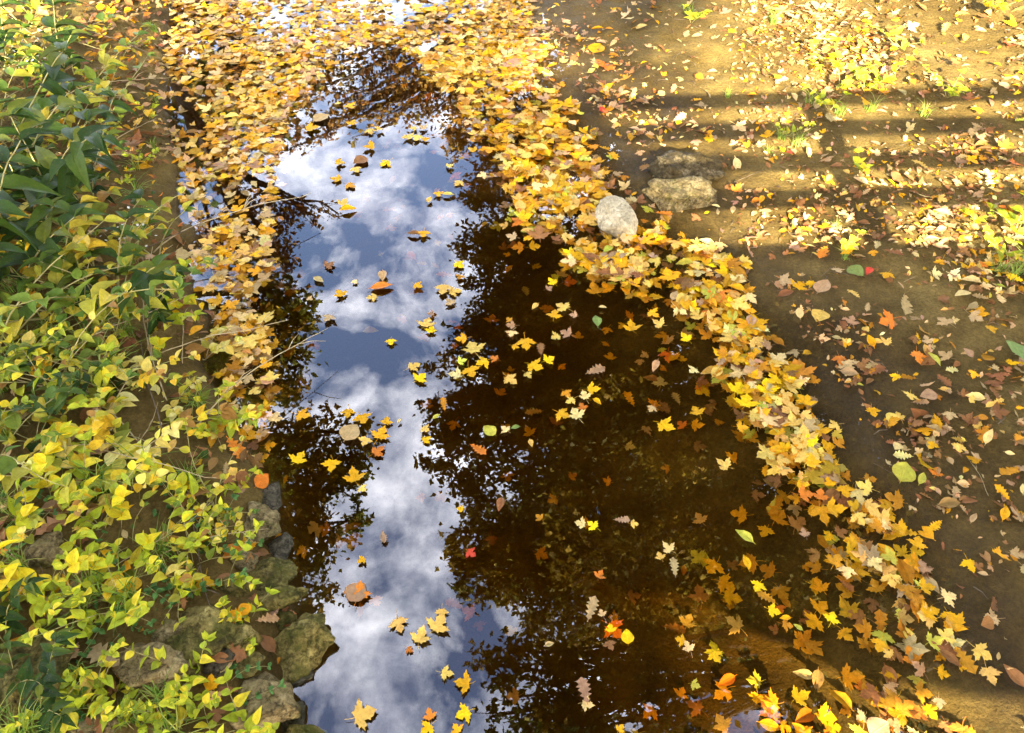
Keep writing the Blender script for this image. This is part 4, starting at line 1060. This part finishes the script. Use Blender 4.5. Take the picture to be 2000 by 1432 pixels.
tree('shade_tree', (7.2, 9.5, .3), (5.2, 9.0, 9.0), c1, .105, DRK, 'big dark leafy tree mirrored across the right half of the stream', cover=4.5, r0=.30, seed=41)
EDGE2 = [(900, 1040, 9.6, 40), (885, 1090, 9.5, 36), (905, 1130, 9.5, 40), (960, 1060, 9.6, 80), (960, 1150, 9.4, 46), (1010, 1180, 9.3, 60), (1020, 1090, 9.6, 90), (1100, 1120, 9.6, 110), (1060, 1220, 9.2, 60)]
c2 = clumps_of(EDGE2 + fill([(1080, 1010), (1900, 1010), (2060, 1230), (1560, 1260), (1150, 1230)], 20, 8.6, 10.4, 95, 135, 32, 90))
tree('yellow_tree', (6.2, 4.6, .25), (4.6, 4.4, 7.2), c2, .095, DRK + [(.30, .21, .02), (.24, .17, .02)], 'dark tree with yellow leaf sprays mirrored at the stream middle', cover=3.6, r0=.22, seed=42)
EDGE3 = [(965, 1300, 7.6, 44), (955, 1400, 7.4, 40), (1010, 1360, 7.5, 50), (1010, 1270, 7.6, 40), (1090, 1300, 7.6, 56), (1130, 1400, 7.4, 70), (1220, 1320, 7.6, 60), (1040, 1440, 7.4, 60), (1300, 1400, 7.4, 46), (1560, 1320, 7.5, 60), (1640, 1400, 7.4, 80), (1700, 1300, 7.6, 80), (1250, 1250, 7.7, 60), (1440, 1250, 7.7, 50), (1800, 1400, 7.4, 90), (1900, 1290, 7.4, 110), (1990, 1400, 7.3, 110), (1980, 1200, 7.6, 110), (1160, 1340, 7.4, 60), (1250, 1430, 7.3, 46), (1520, 1440, 7.3, 60), (1620, 1440, 7.3, 70), (1120, 1440, 7.3, 70), (1500, 1250, 7.6, 50), (1600, 1230, 7.6, 60), (1740, 1420, 7.3, 90),  (1880, 1430, 7.3, 80)]
c3 = clumps_of(EDGE3)
tree('overhead_tree', (5.0, 2.6, .2), (3.0, 2.2, 5.2), c3, .085, GRN, 'open branched tree mirrored dark at the bottom of the stream', cover=2.7, r0=.10, seed=43)
# left bank trees
EDGE4 = [(560, 430, 13, 44), (620, 425, 13, 22), (660, 415, 13, 16), (520, 470, 13.2, 60), (560, 520, 13, 40)]
tree('brown_tree', (-5.2, 10.5, .5), (-4.4, 10.4, 7.5), clumps_of(EDGE4 + [(460, 420, 13.2, 60), (430, 500, 13, 70)]), .10, BRN, 'thin tree with russet leaves mirrored beside the left raft', cover=1.5, r0=.14, seed=44)
EDGE5 = [(575, 610, 11, 50), (590, 640, 11, 40), (560, 700, 11, 50), (570, 760, 11, 44), (520, 640, 11, 70), (500, 740, 11, 80), (440, 680, 11, 90), (540, 560, 11.2, 50), (585, 700, 11, 26)]
tree('green_tree', (-5.6, 6.6, .6), (-4.6, 6.6, 8.0), clumps_of(EDGE5), .095, [(.26, .25, .03), (.34, .27, .025), (.20, .21, .025), (.40, .26, .03), (.14, .15, .02)], 'olive green tree mirrored along the left side of the stream', cover=3.5, r0=.18, seed=45)
EDGE6 = [(640, 850, 9, 50), (700, 845, 9, 34), (690, 905, 9, 40), (620, 930, 9, 64), (670, 960, 9, 46), (690, 1020, 8.8, 28), (640, 1030, 8.9, 54), (610, 1110, 8.8, 44), (640, 1150, 8.7, 28), (570, 1010, 8.9, 70), (540, 900, 9, 80), (600, 1180, 8.6, 28), (620, 1070, 8.8, 40), (735, 880, 9, 20)]
tree('leaning_tree', (-5.0, 4.2, .55), (-3.6, 4.2, 6.8), clumps_of(EDGE6), .080, [(.16, .18, .025), (.22, .20, .025), (.10, .12, .018), (.36, .22, .03), (.28, .22, .025)], 'leaning green tree mirrored beside the left waterline stones', cover=3.0, r0=.16, seed=46)
# far trees beyond the head of the stream
EDGE7 = [(720, 150, 24, 50), (660, 200, 24, 46), (640, 240, 24, 36), (780, 170, 24, 50), (840, 200, 24, 60), (870, 260, 24, 46), (590, 250, 24, 40), (700, 210, 24, 50), (740, 230, 24, 30), (800, 230, 24, 34), (900, 170, 24, 70), (960, 140, 24, 90), (920, 230, 24, 60), (880, 310, 23.6, 24), (560, 180, 24, 60), (560, 290, 24, 30), (760, 100, 24, 60), (640, 130, 24, 60), (690, 270, 24, 18)]
tree('russet_tree', (1.2, 24.5, .6), (.6, 22.5, 9.2), clumps_of(EDGE7), .17, BRN + [(.32, .20, .04), (.26, .18, .04)], 'russet tree mirrored upside down at the head of the stream', cover=1.1, r0=.32, seed=47)
EDGE8 = [(960, 300, 19, 70), (935, 380, 18.6, 40), (1000, 250, 19, 90), (1010, 360, 18.6, 80), (1100, 300, 18.8, 110), (905, 385, 18.6, 22), (1090, 200, 19, 110), (1220, 300, 18.6, 100), (1330, 330, 18.6, 110), (1230, 400, 18.4, 90)]
tree('orange_tree', (5.4, 17.5, .5), (4.0, 17.0, 10.0), clumps_of(EDGE8), .14, [(.30, .14, .02), (.22, .12, .02), (.16, .10, .02)], 'orange brown tree mirrored dark beside the golden drift', cover=3.0, r0=.26, seed=48)

# trees behind the footbridge that shade the stream from the low sun, then canopy and wood added against sky light
def round_tree(name, base, h, R, pal, label, seed, leaf=.16, cover=1.0, nclump=26, r0=.28, zsq=.75, group='trees around the stream'):
    r = np.random.default_rng(seed); b0 = np.array(base, float); cl = []
    for q in range(nclump):
        v = r.normal(size=3); v /= np.linalg.norm(v); v *= r.uniform(.45, 1.0) ** .6
        cl.append((b0 + np.array([v[0] * R, v[1] * R, h + v[2] * R * zsq]), r.uniform(.30, .46) * R * .8))
    return tree(name, base, (base[0], base[1], h + R * .3), cl, leaf, pal, label, cover=cover, r0=r0, seed=seed, group=group)
for i_, (x0_, x1_, cv, n_, lb) in enumerate(((-9.5, -2.0, .35, 34, 'broad green tree behind the footbridge shading the left bank'), (-2.2, 0, 1.7, 44, 'leafy tree behind the footbridge shading mid stream'))):
    r = np.random.default_rng(80 + i_); cl = []
    for q in range(n_):
        z = r.uniform(11.2, 18.5)
        hi = x1_ if i_ == 0 else min(1.25, -.3 + .55 * (z - 12.6))
        cl.append(((min(r.uniform(x0_, hi + 1.0), hi), -26 + r.uniform(-1.6, 1.6), z), r.uniform(.8, 1.15)))
    tree('shade_tree', (x0_ + 2 - 2 * i_, -26, .5), (x0_ + 2.5 - 2 * i_, -26, 15), cl, .24, GRN, lb, cover=cv, r0=.28, seed=80 + i_)
for i_, (bx, by, z0, lb) in enumerate(((-7.5, -8, 10.5, 'tall spreading tree added behind the left end of the footbridge to block sky light'), (8.5, -9, 11, 'tall spreading tree added behind the right end of the footbridge to block sky light'))):
    r = np.random.default_rng(70 + i_); cl = []  # unseen canopy added to block sky light, raised clear of the sun
    for q in range(34):
        yy = r.uniform(-15, -3.5); xx = bx * .5 + r.uniform(-6.5, 6.5)
        cl.append(((xx, yy, max(12.4, 12.2 + (-4 - yy) * .47) + r.uniform(.9, 3.0)), r.uniform(1.0, 1.7)))
    for q in range(16 if bx < 0 else 22):
        cl.append(((bx * .45 + r.uniform(-6, 6), r.uniform(-4.5, 1.6), r.uniform(12.2, 15.0)), r.uniform(1.1, 1.7)))
    tree('sky_block_tree', (bx, by, .5), (bx * .85, by + .5, z0 + 4.5), cl, .26, GRN, lb, cover=2.2, r0=.4, seed=70 + i_)
ring = round_tree('added_woodland_tree', (-17, 16, .5), 9, 5, BRN + GRN, 'added brown and green woodland tree left beyond the stream', 53, cover=1.6, leaf=.34)
WOOD = [(-24, 4, 1.1, .5), (-14, 30, 1.2, 1.4), (16, 28, 1.2, 2.2), (18, 14, 1.15, 3.), (22, 2, 1.1, 4.), (-20, -10, 1.1, 5.), (17, -12, .9, .9), (8, 38, 1.3, 1.9)]  # surrounding trees added to block the low sky
WL = ['far left beside the stream', 'left of the stream head', 'right of the stream head', 'on the right beyond the mud bank', 'at the far right level with the footbridge', 'behind the footbridge on the left', 'behind the footbridge on the right', 'far beyond the stream head']
for (a, b_, s, rz), w in zip(WOOD, WL):
    o = copy_tree(ring); o.location = (a, b_, .5); o.scale = (s, s, s); o.rotation_euler = (0, 0, rz); o['label'] = 'added brown and green woodland tree ' + w

# ------------------------------------------------------------------ the footbridge the photograph is taken from (casts the railing shadow)
BR = empty('footbridge', (0, 0, 0), math.radians(4.5))
tag(BR, 'timber footbridge with rail fence whose shadow stripes the right bank', 'footbridge')
X0, X1 = -7.0, 8.0
b = MB(); b.box((X0, -2.19, 1.37), (X1, .02, 1.47)); link('deck', b.mesh('deck', False), M['wood'], BR)
RZ = [1.66, 1.84, 2.02, 2.20]
for yy in (0.02, -2.24):
    for z in RZ:
        b = MB(); b.box((X0, yy + .0, z - .037), (X1, yy + .045, z + .037)); link('rail', b.mesh('rail', False), M['wood'], BR)
POSTS = [-6.3, -4.2, -2.1, 0.0, 2.0, 4.1, 6.2]
for yy in (-.06, -2.193):
    for xx in POSTS:
        if xx == 0.0 and yy > -1: continue
        b = MB(); b.box((xx - .075, yy, 1.47), (xx + .075, yy + .078, 2.26)); link('post', b.mesh('post', False), M['wood'], BR)
for xx in (X0 + .3, X1 - .3):
    b = MB(); b.box((xx - .25, -2.0, -.2), (xx + .25, -.1, 1.36)); link('abutment', b.mesh('abutment', False), M['wood'], BR)

# ------------------------------------------------------------------ light
SUN_EL = math.radians(25.2)
SUN_AZ = math.radians(180)                   # where the sun stands: behind the camera
sd = bpy.data.lights.new('sun', 'SUN'); sun = bpy.data.objects.new('sun', sd); col.objects.link(sun)
sd.energy = 5.0; sd.angle = math.radians(.4); sd.color = (1, .88, .66)
dirn = Vector((math.sin(SUN_AZ) * math.cos(SUN_EL), math.cos(SUN_AZ) * math.cos(SUN_EL), math.sin(SUN_EL)))
sun.rotation_euler = dirn.to_track_quat('Z', 'Y').to_euler()

w = bpy.data.worlds.new('World'); sc.world = w; w.use_nodes = True
nt = w.node_tree; nt.nodes.clear()
out = nt.nodes.new('ShaderNodeOutputWorld'); bg = nt.nodes.new('ShaderNodeBackground')
sky = nt.nodes.new('ShaderNodeTexSky'); sky.sky_type = 'NISHITA'; sky.sun_disc = False
sky.sun_elevation = SUN_EL; sky.sun_rotation = SUN_AZ; sky.air_density = 1.0; sky.dust_density = 1.5; sky.ozone_density = 1.5
tc = nt.nodes.new('ShaderNodeTexCoord')
sx = nt.nodes.new('ShaderNodeSeparateXYZ'); L(nt, tc.outputs['Generated'], sx.inputs[0])
zz = math_node(nt, 'MAXIMUM', math_node(nt, 'ADD', sx.outputs[2], .12), .12)
cb = nt.nodes.new('ShaderNodeCombineXYZ')
L(nt, math_node(nt, 'DIVIDE', sx.outputs[0], zz), cb.inputs[0]); L(nt, math_node(nt, 'DIVIDE', sx.outputs[1], zz), cb.inputs[1])
mp = nt.nodes.new('ShaderNodeMapping'); mp.inputs['Location'].default_value = (3.1, 1.7, 0); mp.inputs['Rotation'].default_value = (0, 0, .1); mp.inputs['Scale'].default_value = (1.15, 1.0, 1)
L(nt, cb.outputs[0], mp.inputs['Vector'])
n1 = noise_node(nt, 4.6, 9, .6, mp.outputs[0]); n1.inputs['Distortion'].default_value = .25
n2 = noise_node(nt, 9.5, 8, .6, mp.outputs[0])
cm = ramp(nt, math_node(nt, 'ADD', math_node(nt, 'MULTIPLY', n1.outputs['Fac'], .75), math_node(nt, 'MULTIPLY', n2.outputs['Fac'], .25)), [(.44, (0, 0, 0)), (.64, (1, 1, 1))])
cloud_c = ramp(nt, n2.outputs['Fac'], [(.3, (14, 14.3, 17.5)), (.7, (29, 29, 30.5))])
skyc = mixc(nt, 1.0, sky.outputs['Color'], (2.7, 2.5, 2.6), 'MULTIPLY')
fin = mixc(nt, cm.outputs['Color'], skyc, cloud_c.outputs['Color'])
L(nt, fin, bg.inputs['Color']); bg.inputs['Strength'].default_value = .055
L(nt, bg.outputs[0], out.inputs['Surface'])

# ------------------------------------------------------------------ render settings
sc.view_settings.view_transform = 'Standard'; sc.view_settings.look = 'None'
sc.view_settings.exposure = 3.1; sc.view_settings.gamma = 1
sc.render.engine = 'CYCLES'
cy = sc.cycles
cy.use_denoising = True
cy.max_bounces = 8; cy.diffuse_bounces = 3; cy.glossy_bounces = 3; cy.transmission_bounces = 6; cy.transparent_max_bounces = 12; cy.volume_bounces = 0
cy.caustics_reflective = False; cy.caustics_refractive = False
cy.sample_clamp_indirect = 6
